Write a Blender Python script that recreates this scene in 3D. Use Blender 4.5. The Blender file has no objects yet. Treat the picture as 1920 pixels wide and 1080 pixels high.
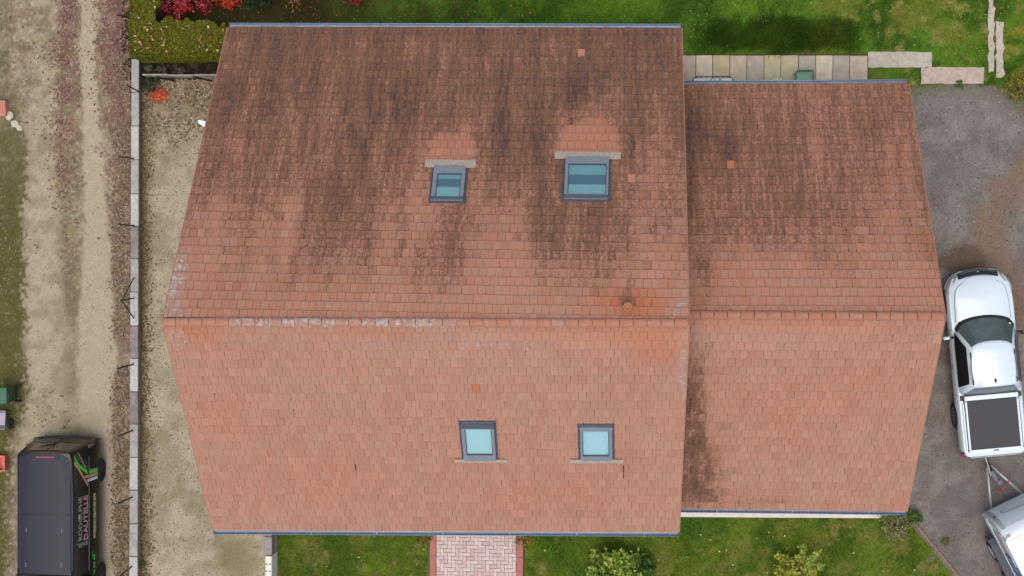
import bpy, bmesh, math, random
import numpy as np
from mathutils import Vector, Matrix, Euler

random.seed(7)
RNG = np.random.default_rng(7)
S = bpy.context.scene
COL = S.collection

# ------------------------------------------------------------------ camera
F_PX, CAM_H = 2790.0, 43.8
CAM_R = (-0.0187, 0.0662, 0.0038)
cd = bpy.data.cameras.new('drone_camera')
cam = bpy.data.objects.new('drone_camera', cd)
COL.objects.link(cam)
cam.location = (0, 0, CAM_H)
cam.rotation_euler = CAM_R
cd.sensor_width = 36.0
cd.lens = F_PX * 36.0 / 1920.0
cd.clip_start = 0.5
cd.clip_end = 3000
S.camera = cam

# ------------------------------------------------------------------ light
SUN_EL, SUN_AZ = 80.0, 188.0          # azimuth clockwise from north (+Y)
w = bpy.data.worlds.new('World')
S.world = w
w.use_nodes = True
wn = w.node_tree.nodes
bg = wn['Background']
sky = wn.new('ShaderNodeTexSky')
sky.sky_type = 'NISHITA'
sky.sun_disc = False
sky.sun_elevation = math.radians(SUN_EL)
sky.sun_rotation = math.radians(SUN_AZ)
sky.air_density = 1.0
sky.dust_density = 4.0
sky.ozone_density = 1.0
w.node_tree.links.new(sky.outputs[0], bg.inputs[0])
bg.inputs[1].default_value = 0.15
sd = bpy.data.lights.new('sun', 'SUN')
sun = bpy.data.objects.new('sun', sd)
COL.objects.link(sun)
sd.energy = 0.6
sd.angle = math.radians(40)
sd.color = (1.0, 0.985, 0.94)
_az, _el = math.radians(SUN_AZ), math.radians(SUN_EL)
_d = Vector((math.sin(_az) * math.cos(_el), math.cos(_az) * math.cos(_el), math.sin(_el)))
sun.rotation_euler = _d.to_track_quat('Z', 'Y').to_euler()
sun.location = (0, -30, 60)
S.view_settings.view_transform = 'Standard'
S.view_settings.look = 'None'
S.view_settings.gamma = 1.0
S.view_settings.use_curve_mapping = False
S.view_settings.exposure = 0.38

# ------------------------------------------------------------------ survey helper
_R = np.array(Euler(CAM_R).to_matrix())


def at(u, v, z=0.0):
    """survey point of the site plan: photo coordinate -> metres at height z"""
    r = _R @ np.array([(u - 960) / F_PX, -(v - 540) / F_PX, -1.0])
    k = (z - CAM_H) / r[2]
    return Vector((k * r[0], k * r[1], z))


# ------------------------------------------------------------------ noise
def _h(ix, iy, seed):
    n = (ix.astype(np.int64) * 374761393 + iy.astype(np.int64) * 668265263 + seed * 1442695041) & 0xffffffff
    n = ((n ^ (n >> 13)) * 1274126177) & 0xffffffff
    return ((n ^ (n >> 16)) & 0xffff) / 65535.0


def vn(x, y, seed=0):
    x = np.asarray(x, float); y = np.asarray(y, float)
    ix, iy = np.floor(x), np.floor(y)
    fx, fy = x - ix, y - iy
    fx = fx * fx * (3 - 2 * fx); fy = fy * fy * (3 - 2 * fy)
    a, b = _h(ix, iy, seed), _h(ix + 1, iy, seed)
    c, d = _h(ix, iy + 1, seed), _h(ix + 1, iy + 1, seed)
    return (a * (1 - fx) + b * fx) * (1 - fy) + (c * (1 - fx) + d * fx) * fy


def fbm(x, y, seed=0, o=4):
    r, a, t = 0, 1, 0
    for i in range(o):
        r = r + a * vn(x * 2 ** i, y * 2 ** i, seed + i * 17); t += a; a *= .55
    return r / t


def sst(e0, e1, x):
    t = np.clip((x - e0) / (e1 - e0), 0, 1)
    return t * t * (3 - 2 * t)


def mixc(a, b, t):
    t = np.asarray(t)[..., None]
    return np.asarray(a) * (1 - t) + np.asarray(b) * t


def lin(r, g, b):
    f = lambda c: (c / 255 / 12.92) if c < 10 else ((c / 255 + .055) / 1.055) ** 2.4
    return np.array([f(r), f(g), f(b)])


# ------------------------------------------------------------------ materials
def nt(name):
    m = bpy.data.materials.new(name)
    m.use_nodes = True
    return m, m.node_tree.nodes, m.node_tree.links, m.node_tree.nodes['Principled BSDF']


def mat(name, col, rough=.6, metal=0., nscale=None, namt=.25, bump=0., coat=0., spec=.5, ns2=None):
    m, n, l, p = nt(name)
    p.inputs['Roughness'].default_value = rough
    p.inputs['Metallic'].default_value = metal
    p.inputs['Coat Weight'].default_value = coat
    p.inputs['Coat Roughness'].default_value = .06
    p.inputs['Specular IOR Level'].default_value = spec
    c = (*[float(x) for x in col], 1)
    p.inputs['Base Color'].default_value = c
    if nscale:
        tc = n.new('ShaderNodeTexCoord'); nz = n.new('ShaderNodeTexNoise')
        nz.inputs['Scale'].default_value = nscale; nz.inputs['Detail'].default_value = 6
        nz.inputs['Roughness'].default_value = .65
        l.new(tc.outputs['Object'], nz.inputs['Vector'])
        mr = n.new('ShaderNodeMapRange')
        mr.inputs[1].default_value = .3; mr.inputs[2].default_value = .7
        mr.inputs[3].default_value = 1 - namt; mr.inputs[4].default_value = 1 + namt
        l.new(nz.outputs[0], mr.inputs[0])
        mx = n.new('ShaderNodeMix'); mx.data_type = 'RGBA'; mx.blend_type = 'MULTIPLY'
        mx.inputs[0].default_value = 1; mx.inputs[6].default_value = c
        l.new(mr.outputs[0], mx.inputs[7]); l.new(mx.outputs[2], p.inputs['Base Color'])
        if bump:
            b = n.new('ShaderNodeBump'); b.inputs['Strength'].default_value = bump
            b.inputs['Distance'].default_value = .02
            l.new(nz.outputs[0], b.inputs['Height']); l.new(b.outputs[0], p.inputs['Normal'])
    return m


def vmat(name, rough=.9, fine=70., famt=.35, bump=.5, spec=.2, fine2=None, trans=0.):
    """albedo from the mesh attribute 'alb', times fine grain"""
    m, n, l, p = nt(name)
    p.inputs['Roughness'].default_value = rough
    p.inputs['Specular IOR Level'].default_value = spec
    a = n.new('ShaderNodeAttribute'); a.attribute_name = 'alb'
    if fine:
        g = n.new('ShaderNodeNewGeometry'); nz = n.new('ShaderNodeTexNoise')
        nz.inputs['Scale'].default_value = fine; nz.inputs['Detail'].default_value = 5
        nz.inputs['Roughness'].default_value = .7
        l.new(g.outputs['Position'], nz.inputs['Vector'])
        mr = n.new('ShaderNodeMapRange')
        mr.inputs[1].default_value = .3; mr.inputs[2].default_value = .7
        mr.inputs[3].default_value = 1 - famt; mr.inputs[4].default_value = 1 + famt
        l.new(nz.outputs[0], mr.inputs[0])
        mx = n.new('ShaderNodeMix'); mx.data_type = 'RGBA'; mx.blend_type = 'MULTIPLY'
        mx.inputs[0].default_value = 1
        l.new(a.outputs['Color'], mx.inputs[6]); l.new(mr.outputs[0], mx.inputs[7])
        l.new(mx.outputs[2], p.inputs['Base Color'])
        b = n.new('ShaderNodeBump'); b.inputs['Strength'].default_value = bump
        b.inputs['Distance'].default_value = .03
        l.new(nz.outputs[0], b.inputs['Height']); l.new(b.outputs[0], p.inputs['Normal'])
    else:
        l.new(a.outputs['Color'], p.inputs['Base Color'])
    if trans:
        t = n.new('ShaderNodeBsdfTranslucent'); l.new(a.outputs['Color'], t.inputs[0])
        ms = n.new('ShaderNodeMixShader'); ms.inputs[0].default_value = trans
        l.new(p.outputs[0], ms.inputs[1]); l.new(t.outputs[0], ms.inputs[2])
        l.new(ms.outputs[0], n['Material Output'].inputs[0])
    return m


def tile_mat():
    """clay tile: object colour / 'tone' attribute carry (dirt, lichen, fresh, tint) of each tile; streaks and flecks by noise"""
    m, n, l, p = nt('clay_tile')
    p.inputs['Roughness'].default_value = .85
    p.inputs['Specular IOR Level'].default_value = .25
    oi = n.new('ShaderNodeObjectInfo')
    at_ = n.new('ShaderNodeAttribute'); at_.attribute_name = 'tone'
    s1 = n.new('ShaderNodeSeparateColor'); s2 = n.new('ShaderNodeSeparateColor')
    l.new(oi.outputs['Color'], s1.inputs[0]); l.new(at_.outputs['Color'], s2.inputs[0])

    def M(op, a, b, clamp=False):
        k = n.new('ShaderNodeMath'); k.operation = op; k.use_clamp = clamp
        for i, x in enumerate((a, b)):
            if x is None: continue
            if isinstance(x, (int, float)): k.inputs[i].default_value = x
            else: l.new(x, k.inputs[i])
        return k.outputs[0]

    def RNGE(x, a, b, c=0., d=1.):
        k = n.new('ShaderNodeMapRange'); k.interpolation_type = 'SMOOTHSTEP'
        l.new(x, k.inputs[0])
        for i, v in zip((1, 2, 3, 4), (a, b, c, d)): k.inputs[i].default_value = v
        return k.outputs[0]

    def MIX(f, a, b, mode='MIX'):
        k = n.new('ShaderNodeMix'); k.data_type = 'RGBA'; k.blend_type = mode
        if isinstance(f, (int, float)): k.inputs[0].default_value = f
        else: l.new(f, k.inputs[0])
        for i, x in ((6, a), (7, b)):
            if hasattr(x, 'links') or hasattr(x, 'is_linked'): l.new(x, k.inputs[i])
            else: k.inputs[i].default_value = (*[float(q) for q in x], 1)
        return k.outputs[2]
    dirt = M('ADD', s1.outputs[0], s2.outputs[0]); lich = M('ADD', s1.outputs[1], s2.outputs[1])
    fresh = M('ADD', s1.outputs[2], s2.outputs[2]); tint = M('ADD', oi.outputs['Alpha'], at_.outputs['Alpha'])
    g = n.new('ShaderNodeNewGeometry')

    def NOISE(sc, scale, det=4, r=.6):
        mp = n.new('ShaderNodeMapping'); mp.vector_type = 'POINT'
        mp.inputs['Scale'].default_value = sc
        l.new(g.outputs['Position'], mp.inputs[0])
        k = n.new('ShaderNodeTexNoise'); k.inputs['Scale'].default_value = scale
        k.inputs['Detail'].default_value = det; k.inputs['Roughness'].default_value = r
        l.new(mp.outputs[0], k.inputs['Vector'])
        return k.outputs[0]
    streak = NOISE((1, .08, .08), 10, 5)
    mott = NOISE((1, 1, 1), 16, 5)
    fine = NOISE((1, 1, 1), 70, 4)
    big = NOISE((1, 1, 1), 1.3, 3)
    base = MIX(tint, lin(164, 118, 95), lin(177, 131, 107))
    base = MIX(RNGE(big, .35, .65, 0, .45), base, lin(166, 128, 108))
    base = MIX(RNGE(mott, .55, .8, 0, .22), base, lin(156, 132, 114))
    base = MIX(M('MULTIPLY', fresh, .9), base, lin(178, 104, 68))
    # dirt
    sd_ = RNGE(streak, .36, .66, -.17, .17)
    d2 = M('ADD', dirt, M('MULTIPLY', sd_, RNGE(dirt, .12, .5, 0, 1)))
    d2 = M('ADD', d2, M('MULTIPLY', RNGE(mott, .3, .7, -.2, .2), RNGE(dirt, .05, .4, 0, 1)), True)
    c1 = MIX(RNGE(d2, .0, .55), base, lin(122, 86, 66))
    c2 = MIX(RNGE(d2, .52, 1.05), c1, lin(86, 64, 57))
    # lichen
    lm = M('ADD', RNGE(mott, .36, .62), 0.)
    pf = M('MULTIPLY', RNGE(lich, .02, .5), .42)
    c2 = MIX(pf, c2, lin(160, 138, 122))
    lm2 = RNGE(NOISE((1, 1, 1), 7, 6, .78), .45, .60)
    lf = M('MULTIPLY', RNGE(M('ADD', M('MULTIPLY', lich, 1.0), M('MULTIPLY', lm2, .5)), .62, .98), 0.8)
    c3 = MIX(lf, c2, lin(178, 172, 163))
    c4 = MIX(RNGE(fine, .71, .76, 0, .55), c3, lin(190, 172, 148))
    c5 = MIX(1.0, c4, RNGE(fine, .3, .7, .86, 1.14), 'MULTIPLY')
    l.new(c5, p.inputs['Base Color'])
    b = n.new('ShaderNodeBump'); b.inputs['Strength'].default_value = .35; b.inputs['Distance'].default_value = .01
    l.new(fine, b.inputs['Height']); l.new(b.outputs[0], p.inputs['Normal'])
    return m


# ------------------------------------------------------------------ mesh helper
class MB:
    def __init__(s): s.v, s.f, s.sm = [], [], []

    def add(s, vs, fs, M=None, smooth=False):
        o = len(s.v)
        s.v += [tuple(M @ Vector(q)) for q in vs] if M else [tuple(q) for q in vs]
        s.f += [tuple(i + o for i in q) for q in fs]; s.sm += [smooth] * len(fs)
        return s

    def box(s, c, d, M=None, rz=0., bev=0.):
        x, y, z = d[0] / 2, d[1] / 2, d[2] / 2
        T = Matrix.Translation(c) @ Matrix.Rotation(rz, 4, 'Z')
        if M: T = M @ T
        if bev <= 0:
            vs = [(a, b, e) for e in (-z, z) for a, b in ((-x, -y), (x, -y), (x, y), (-x, y))]
            return s.add(vs, [(3, 2, 1, 0), (4, 5, 6, 7), (0, 1, 5, 4), (1, 2, 6, 5), (2, 3, 7, 6), (3, 0, 4, 7)], T)
        b = min(bev, x * .9, y * .9, z * .9)
        ring = lambda ex, ey, e: [(-ex, -ey, e), (ex, -ey, e), (ex, ey, e), (-ex, ey, e)]
        def oct_(ex, ey, c_, e): return [(-ex + c_, -ey, e), (ex - c_, -ey, e), (ex, -ey + c_, e), (ex, ey - c_, e), (ex - c_, ey, e), (-ex + c_, ey, e), (-ex, ey - c_, e), (-ex, -ey + c_, e)]
        vs = oct_(x, y, b, -z) + oct_(x, y, b, z - b) + oct_(x - b, y - b, b * .6, z)
        fs = [tuple(range(7, -1, -1)), tuple(range(16, 24))]
        for r in (0, 8):
            for i in range(8):
                j = (i + 1) % 8; fs.append((r + i, r + j, r + 8 + j, r + 8 + i))
        return s.add(vs, fs, T)

    def prism(s, poly, z0, z1, M=None):
        k = len(poly)
        vs = [(p[0], p[1], z0) for p in poly] + [(p[0], p[1], z1) for p in poly]
        a = sum(poly[i][0] * poly[(i + 1) % k][1] - poly[(i + 1) % k][0] * poly[i][1] for i in range(k))
        up = list(range(k, 2 * k)); dn = list(range(k - 1, -1, -1))
        sd_ = [(i, (i + 1) % k, k + (i + 1) % k, k + i) for i in range(k)]
        if a < 0: up, dn, sd_ = up[::-1], dn[::-1], [q[::-1] for q in sd_]
        return s.add(vs, [tuple(up), tuple(dn)] + sd_, M)

    def tube(s, pts, r, k=8, M=None, caps=True):
        pts = [Vector(p) for p in pts]
        rs = r if isinstance(r, (list, tuple)) else [r] * len(pts)
        vs, fs = [], []
        up = Vector((0, 0, 1))
        for i, p in enumerate(pts):
            t = (pts[min(i + 1, len(pts) - 1)] - pts[max(i - 1, 0)]).normalized()
            a = t.cross(up)
            if a.length < 1e-3: a = t.cross(Vector((1, 0, 0)))
            a.normalize(); b = t.cross(a)
            vs += [p + (a * math.cos(2 * math.pi * j / k) + b * math.sin(2 * math.pi * j / k)) * rs[i] for j in range(k)]
        for i in range(len(pts) - 1):
            for j in range(k):
                q = (j + 1) % k
                fs.append((i * k + q, i * k + j, (i + 1) * k + j, (i + 1) * k + q))
        if caps: fs += [tuple(range(k)), tuple(range(len(pts) * k - 1, (len(pts) - 1) * k - 1, -1))]
        return s.add(vs, fs, M, True)

    def lathe(s, prof, k=24, M=None, smooth=True):
        vs, fs = [], []
        for r, z in prof: vs += [(r * math.cos(2 * math.pi * j / k), r * math.sin(2 * math.pi * j / k), z) for j in range(k)]
        for i in range(len(prof) - 1):
            for j in range(k):
                q = (j + 1) % k; fs.append((i * k + j, i * k + q, (i + 1) * k + q, (i + 1) * k + j))
        fs += [tuple(range(k))[::-1], tuple(range((len(prof) - 1) * k, len(prof) * k))]
        return s.add(vs, fs, M, smooth)

    def grid(s, rows, M=None, smooth=True, closed=False):
        k = len(rows[0]); vs = [q for r in rows for q in r]; fs = []
        for i in range(len(rows) - 1):
            for j in range(k if closed else k - 1):
                q = (j + 1) % k
                fs.append((i * k + j, i * k + q, (i + 1) * k + q, (i + 1) * k + j))
        return s.add(vs, fs, M, smooth)

    def mesh(s, name, m=None):
        me = bpy.data.meshes.new(name); me.from_pydata(s.v, [], s.f)
        if any(s.sm): me.polygons.foreach_set('use_smooth', s.sm)
        if m: me.materials.append(m)
        me.update()
        return me

    def build(s, name, m, parent=None, **kw):
        return obj(name, s.mesh(name, m), parent, **kw)


def obj(name, me, parent=None, label=None, cat=None, group=None, kind=None, mw=None, smooth_fix=False):
    o = bpy.data.objects.new(name, me); COL.objects.link(o)
    if parent: o.parent = parent
    if mw is not None: o.matrix_basis = mw
    if label: o['label'] = label
    if cat: o['category'] = cat
    if group: o['group'] = group
    if kind: o['kind'] = kind
    return o


def thing(name, label, cat, loc=(0, 0, 0), rz=0., group=None):
    o = obj(name, None, None, label, cat, group)
    o.location = loc; o.rotation_euler = (0, 0, rz)
    return o


def np_mesh(name, V, Fq, m, alb=None, attr='alb'):
    """V (n,3); Fq (m,k) faces of one size; alb per-vertex rgb(a)"""
    me = bpy.data.meshes.new(name)
    V = np.asarray(V, np.float32); Fq = np.asarray(Fq, np.int32); k = Fq.shape[1]
    me.vertices.add(len(V)); me.vertices.foreach_set('co', V.ravel())
    me.loops.add(Fq.size); me.loops.foreach_set('vertex_index', Fq.ravel())
    me.polygons.add(len(Fq))
    me.polygons.foreach_set('loop_start', np.arange(0, Fq.size, k, dtype=np.int32))
    try: me.polygons.foreach_set('loop_total', np.full(len(Fq), k, np.int32))
    except Exception: pass
    me.materials.append(m)
    if alb is not None:
        a = np.ones((len(V), 4), np.float32); a[:, :alb.shape[1]] = alb
        ca = me.color_attributes.new(attr, 'FLOAT_COLOR', 'POINT'); ca.data.foreach_set('color', a.ravel())
    me.update(calc_edges=True)
    return me


def cut(o, cutters):
    """boolean difference, applied; the cutters are removed again"""
    cs = []
    for mb in cutters:
        c = bpy.data.objects.new('c', mb.mesh('c')); COL.objects.link(c)
        c.parent = o.parent
        md = o.modifiers.new('b', 'BOOLEAN'); md.object = c; md.operation = 'DIFFERENCE'; md.solver = 'EXACT'
        cs.append(c)
    bpy.context.view_layer.update()
    me = bpy.data.meshes.new_from_object(o.evaluated_get(bpy.context.evaluated_depsgraph_get()))
    o.modifiers.clear(); old = o.data; o.data = me; me.name = o.name
    bpy.data.meshes.remove(old)
    for c in cs: bpy.data.objects.remove(c)


# ------------------------------------------------------------------ material set
M_TILE = tile_mat()
M_DECK = mat('roof_underlay', (.05, .032, .025), .95, nscale=8, namt=.3)
M_WALL = mat('render_wall', lin(205, 196, 180), .9, nscale=3, namt=.08, bump=.2)
M_ZINC = mat('zinc', lin(134, 150, 168), .5, .3, nscale=6, namt=.15)
M_SKYFR = mat('window_metal', lin(122, 128, 134), .5, .0, nscale=9, namt=.08)
M_SKYDK = mat('window_flashing', lin(76, 82, 90), .55, .0, nscale=9, namt=.1)
M_LEAD = mat('apron_lead', lin(178, 162, 144), .7, .1, nscale=14, namt=.18, bump=.3)
M_BLIND = mat('blind', lin(176, 226, 220), .8)  # cyan blind tints also carry the sky reflection of the panes
M_BLINDS = mat('blind_south', lin(190, 222, 228), .8)
M_BLIND2 = mat('blind_pale', lin(196, 236, 232), .8)
M_ROOM = mat('room_dark', lin(120, 158, 166), .8)
M_CONC = mat('concrete', lin(160, 154, 146), .9, nscale=7, namt=.3, bump=.3)
M_CONCP = mat('concrete_pale', lin(214, 206, 196), .9, nscale=9, namt=.12, bump=.3)
M_CONCD = mat('concrete_dark', lin(128, 116, 100), .9, nscale=5, namt=.25, bump=.3)
M_POST = mat('post_steel', lin(52, 50, 46), .6, .3, nscale=20, namt=.3)
M_WHITE = mat('white_paint', (.64, .735, .765), .25, coat=.4, nscale=2, namt=.015)
M_RUBBER = mat('rubber', (.018, .018, .018), .8, nscale=30, namt=.3)
M_BLACKP = mat('black_plastic', (.016, .016, .017), .55)
M_ALLOY = mat('alloy', (.2, .2, .21), .35, .8)
M_GLASSD = mat('car_glass_sheen', (.075, .105, .102), .08, spec=.6, nscale=1.8, namt=.35)  # lighter tint and soft mottling stand in for a hazy reflection
M_GLASSB = mat('side_glass', (.006, .006, .007), .12, spec=.35)
M_CHROME = mat('chrome', (.55, .55, .56), .2, 1.)
M_REDL = mat('red_lens', (.22, .008, .012), .2, coat=.4)
M_TONN = mat('tonneau_vinyl', (.022, .022, .026), .55, nscale=30, namt=.12, bump=.06)
M_GREYP = mat('grey_plastic', lin(92, 95, 97), .5)


def glass_pane():
    m, n, l, p = nt('window_glass')
    tr = n.new('ShaderNodeBsdfTransparent'); tr.inputs[0].default_value = (.88, .97, .96, 1)
    gl = n.new('ShaderNodeBsdfGlossy'); gl.inputs['Roughness'].default_value = .03
    fr = n.new('ShaderNodeFresnel'); fr.inputs[0].default_value = 1.6
    ad = n.new('ShaderNodeMath'); ad.operation = 'ADD'; ad.inputs[1].default_value = .08
    l.new(fr.outputs[0], ad.inputs[0])
    ms = n.new('ShaderNodeMixShader')
    l.new(ad.outputs[0], ms.inputs[0]); l.new(tr.outputs[0], ms.inputs[1]); l.new(gl.outputs[0], ms.inputs[2])
    l.new(ms.outputs[0], n['Material Output'].inputs[0])
    return m


M_GLASS = glass_pane()
M_GRAVEL = vmat('sandy_gravel', fine=26, famt=.17, bump=.8)
M_DRIVE = vmat('grey_gravel', fine=34, famt=.34, bump=.9)
M_LAWN = vmat('turf', fine=60, famt=.45, bump=.8)
M_BLADE = vmat('grass_blade', rough=.7, fine=None, trans=.3)
M_LEAF = vmat('leaf', rough=.6, fine=None, trans=.3, spec=.3)
M_STONE = vmat('stones', rough=.85, fine=None)
M_BARK = mat('bark', lin(120, 98, 88), .9, nscale=30, namt=.3)
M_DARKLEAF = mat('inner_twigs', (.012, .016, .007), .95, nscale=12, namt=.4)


# ------------------------------------------------------------------ the ground
def sheet(name, px, z, step, colf, m, mask=None, relief=0.):
    """grid sheet over the survey rectangle px=(u0,v0,u1,v1)"""
    a = at(px[0], px[3], 0); b = at(px[2], px[1], 0)
    nx = max(2, int((b.x - a.x) / step)); ny = max(2, int((b.y - a.y) / step))
    X, Y = np.meshgrid(np.linspace(a.x, b.x, nx), np.linspace(a.y, b.y, ny))
    Z = np.full_like(X, z)
    if relief: Z = Z + relief * (fbm(X * 1.5, Y * 1.5, 91) - .3).clip(0, 1)
    I = np.arange(nx * ny).reshape(ny, nx)
    Fq = np.stack([I[:-1, :-1], I[:-1, 1:], I[1:, 1:], I[1:, :-1]], -1).reshape(-1, 4)
    if mask is not None:
        k = mask((X[:-1, :-1] + X[1:, 1:]) / 2, (Y[:-1, :-1] + Y[1:, 1:]) / 2).reshape(-1)
        Fq = Fq[k]
    C = colf(X.ravel(), Y.ravel())
    me = np_mesh(name, np.stack([X, Y, Z], -1).reshape(-1, 3), Fq, m, C)
    return obj(name, me, kind='structure')


def wx(u, v=540): return at(u, v).x
def wy(v, u=960): return at(u, v).y


def line_y(pts):
    """polyline of survey points -> function Y(X)"""
    P = sorted([(at(u, v).x, at(u, v).y) for u, v in pts])
    xs, ys = np.array([p[0] for p in P]), np.array([p[1] for p in P])
    return lambda X: np.interp(X, xs, ys)


def line_x(pts):
    P = sorted([(at(u, v).y, at(u, v).x) for u, v in pts])
    ys, xs = np.array([p[0] for p in P]), np.array([p[1] for p in P])
    return lambda Y: np.interp(Y, ys, xs)


def blob(X, Y, u, v, ru, rv, z=0., seed=None, rough=.5):
    c = at(u, v, z); k = F_PX / (CAM_H - z)
    d = np.sqrt(((X - c.x) / (ru / k)) ** 2 + ((Y - c.y) / (rv / k)) ** 2)
    if seed is not None: d = d + rough * (fbm(X * 2.2, Y * 2.2, seed) - .5) * 2
    return 1 - sst(.55, 1.25, d)


gb = MB(); gb.add([(-400, -400, -.03), (400, -400, -.03), (400, 400, -.03), (-400, 400, -.03)], [(0, 1, 2, 3)])
gb.build('ground', mat('far_meadow', lin(84, 92, 46), .95, nscale=.6, namt=.3), kind='structure')


def track_col(X, Y):
    w1 = (fbm(X * .8, Y * .35, 3) - .5) * .5
    w2 = (fbm(X * 2.5, Y * 2.5, 5) - .5) * .45
    Xw = X + w1 * .6 + w2 * .5
    beige, pale = lin(152, 137, 110), lin(172, 159, 132)
    brown, olive = lin(124, 108, 84), lin(84, 80, 34)
    pink = lin(128, 98, 86)
    n1 = fbm(X * 3, Y * 3, 11); n2 = fbm(X * 9, Y * 9, 21)
    c = mixc(brown, beige, sst(.3, .7, n1))
    tY = sst(wy(420), wy(80), Y)                 # 0 south, 1 north end
    rutA = line_x([(85, -100), (82, 150), (70, 300), (72, 450), (92, 650), (95, 1200)])(Y)
    rutB = line_x([(166, -100), (166, 150), (172, 300), (176, 450), (180, 650), (182, 850), (190, 1200)])(Y)
    hA = line_x([(330, -100), (330, 250), (335, 500), (352, 700), (360, 1200)])(Y) - wx(300)
    hB = line_x([(314, -100), (315, 150), (322, 400), (334, 650), (338, 1200)])(Y) - wx(300)
    rb = 1 - sst(.75, 1.25, np.abs(Xw - rutB) / hB)
    ra = 1 - sst(.6, 1.3, np.abs(Xw - rutA) / hA)
    mid = 1 - sst(.5, 1.2, np.abs(Xw - (rutA + rutB) / 2) / .32)
    c = mixc(c, lin(128, 118, 84), mid * .75 * sst(.35, .6, n1 + .1))
    c = mixc(c, pink, mid * tY * .8 * sst(.3, .55, n2))
    c = mixc(c, pale, ra * (.18 + .62 * (1 - tY)) * (.6 + .4 * sst(.3, .6, n1)))
    c = mixc(c, pale, rb * .95)
    # olive moss strip on the far verge
    em = (n2 - .5) * .7 + line_x([(30, -100), (22, 150), (46, 280), (42, 420), (45, 560), (47, 720), (38, 790), (12, 830), (10, 1200)])(Y)
    ms = (1 - sst(-.10, .10, Xw - em)) * (1 - .6 * tY)
    c = mixc(c, olive, ms * sst(.25, .5, n1 * .7 + n2 * .3 + .12) * .92)
    c = mixc(c, brown, ms * sst(.62, .8, n2) * .7)
    # litter strip along the wall
    lt = sst(wx(205), wx(222), Xw + .05) * (1 - rb)
    c = mixc(c, lin(134, 112, 92), lt * .8 * sst(.25, .6, n2 + .1))
    c = mixc(c, pink, lt * tY * .85)
    c = mixc(c, lin(78, 66, 56), lt * sst(.58, .75, fbm(X * 5, Y * 3, 41)) * .75)
    soft = (1 - np.maximum(ra * (1 - tY), rb))[:, None]
    c = c * (1 + soft * (.34 * (fbm(X * 13, Y * 13, 24, 3) - .5) + .38 * (fbm(X * 5, Y * 4, 25, 3) - .5))[:, None])
    c = mixc(c, lin(186, 178, 160), soft[:, 0] * .4 * (1 - ms) * sst(.62, .7, fbm(X * 11, Y * 11, 26, 3)))
    # darker patches
    c = mixc(c, lin(120, 104, 84), .5 * blob(X, Y, 150, 815, 40, 22, 0, 8))
    c = mixc(c, lin(110, 98, 76), .55 * blob(X, Y, 132, 560, 15, 60, 0, 9) + .4 * blob(X, Y, 130, 700, 14, 60, 0, 10))
    return c * (.8 + .24 * n2[:, None] + .16 * fbm(X * 22, Y * 22, 23)[:, None])


sheet('gravel_track', (-160, -150, 247, 1250), .004, .035, track_col, M_GRAVEL, relief=.02)


def yard_col(X, Y):
    n1 = fbm(X * 2, Y * 2, 51); n2 = fbm(X * 10, Y * 10, 52)
    c = mixc(lin(153, 141, 116), lin(172, 160, 134), sst(.3, .7, n1))
    edge = 1 - sst(0, .45, X - wx(264) + (n1 - .5) * .5)
    c = mixc(c, lin(104, 92, 60), edge * .85 * sst(.3, .6, n2 + .12))
    top = sst(wy(250), wy(165), Y + (n1 - .5) * 1.2)
    c = mixc(c, lin(126, 110, 80), top * .8 * sst(.3, .6, n2 + .1))
    c = mixc(c, lin(62, 66, 40), blob(X, Y, 280, 165, 40, 22, 0, 61) * .85)
    c = mixc(c, lin(120, 112, 70), .5 * sst(.6, .75, fbm(X * 1.2, Y * 1.2, 53)))
    c = mixc(c, lin(118, 110, 68), .6 * blob(X, Y, 450, 1050, 40, 60, 0, 62))
    return c * (.86 + .28 * n2[:, None])


sheet('gravel_yard', (262, 141, 512, 1250), .004, .04, yard_col, M_GRAVEL, relief=.02)

NEB = line_y([(1640, 165), (1712, 172), (1760, 158), (1850, 160), (1880, 178), (1925, 215), (1990, 260), (2100, 340)])


def drive_col(X, Y):
    n1 = fbm(X * 2.2, Y * 2.2, 71); n2 = fbm(X * 12, Y * 12, 72)
    c = mixc(lin(117, 108, 100), lin(133, 124, 116), sst(.3, .7, n1))
    c = mixc(c, lin(104, 96, 92), .6 * sst(.55, .75, fbm(X * .9, Y * .9, 73)))
    ar = np.sqrt(((X - at(1985, 455).x) / 2.35) ** 2 + ((Y - at(1985, 455).y) / 2.75) ** 2) + (n1 - .5) * .3
    ring = sst(1.08, .95, ar) * sst(.45, .78, ar)
    c = mixc(c, lin(126, 106, 86), ring * .9)
    c = mixc(c, lin(98, 80, 62), .9 * blob(X, Y, 1812, 488, 52, 26, 0, 74))
    c = mixc(c, lin(112, 90, 76), .5 * blob(X, Y, 1905, 560, 40, 70, 0, 75))
    gr = sst(-.5, .25, Y - NEB(X) + (n1 - .5) * .9)
    c = mixc(c, lin(92, 94, 52), gr * .7)
    c = mixc(c, lin(88, 100, 40), .8 * blob(X, Y, 1772, 1013, 9, 9, 0, 76))
    return c * (.82 + .36 * n2[:, None])


sheet('gravel_drive', (1570, 110, 2180, 1250), .004, .04, drive_col, M_DRIVE, relief=.015)


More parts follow.
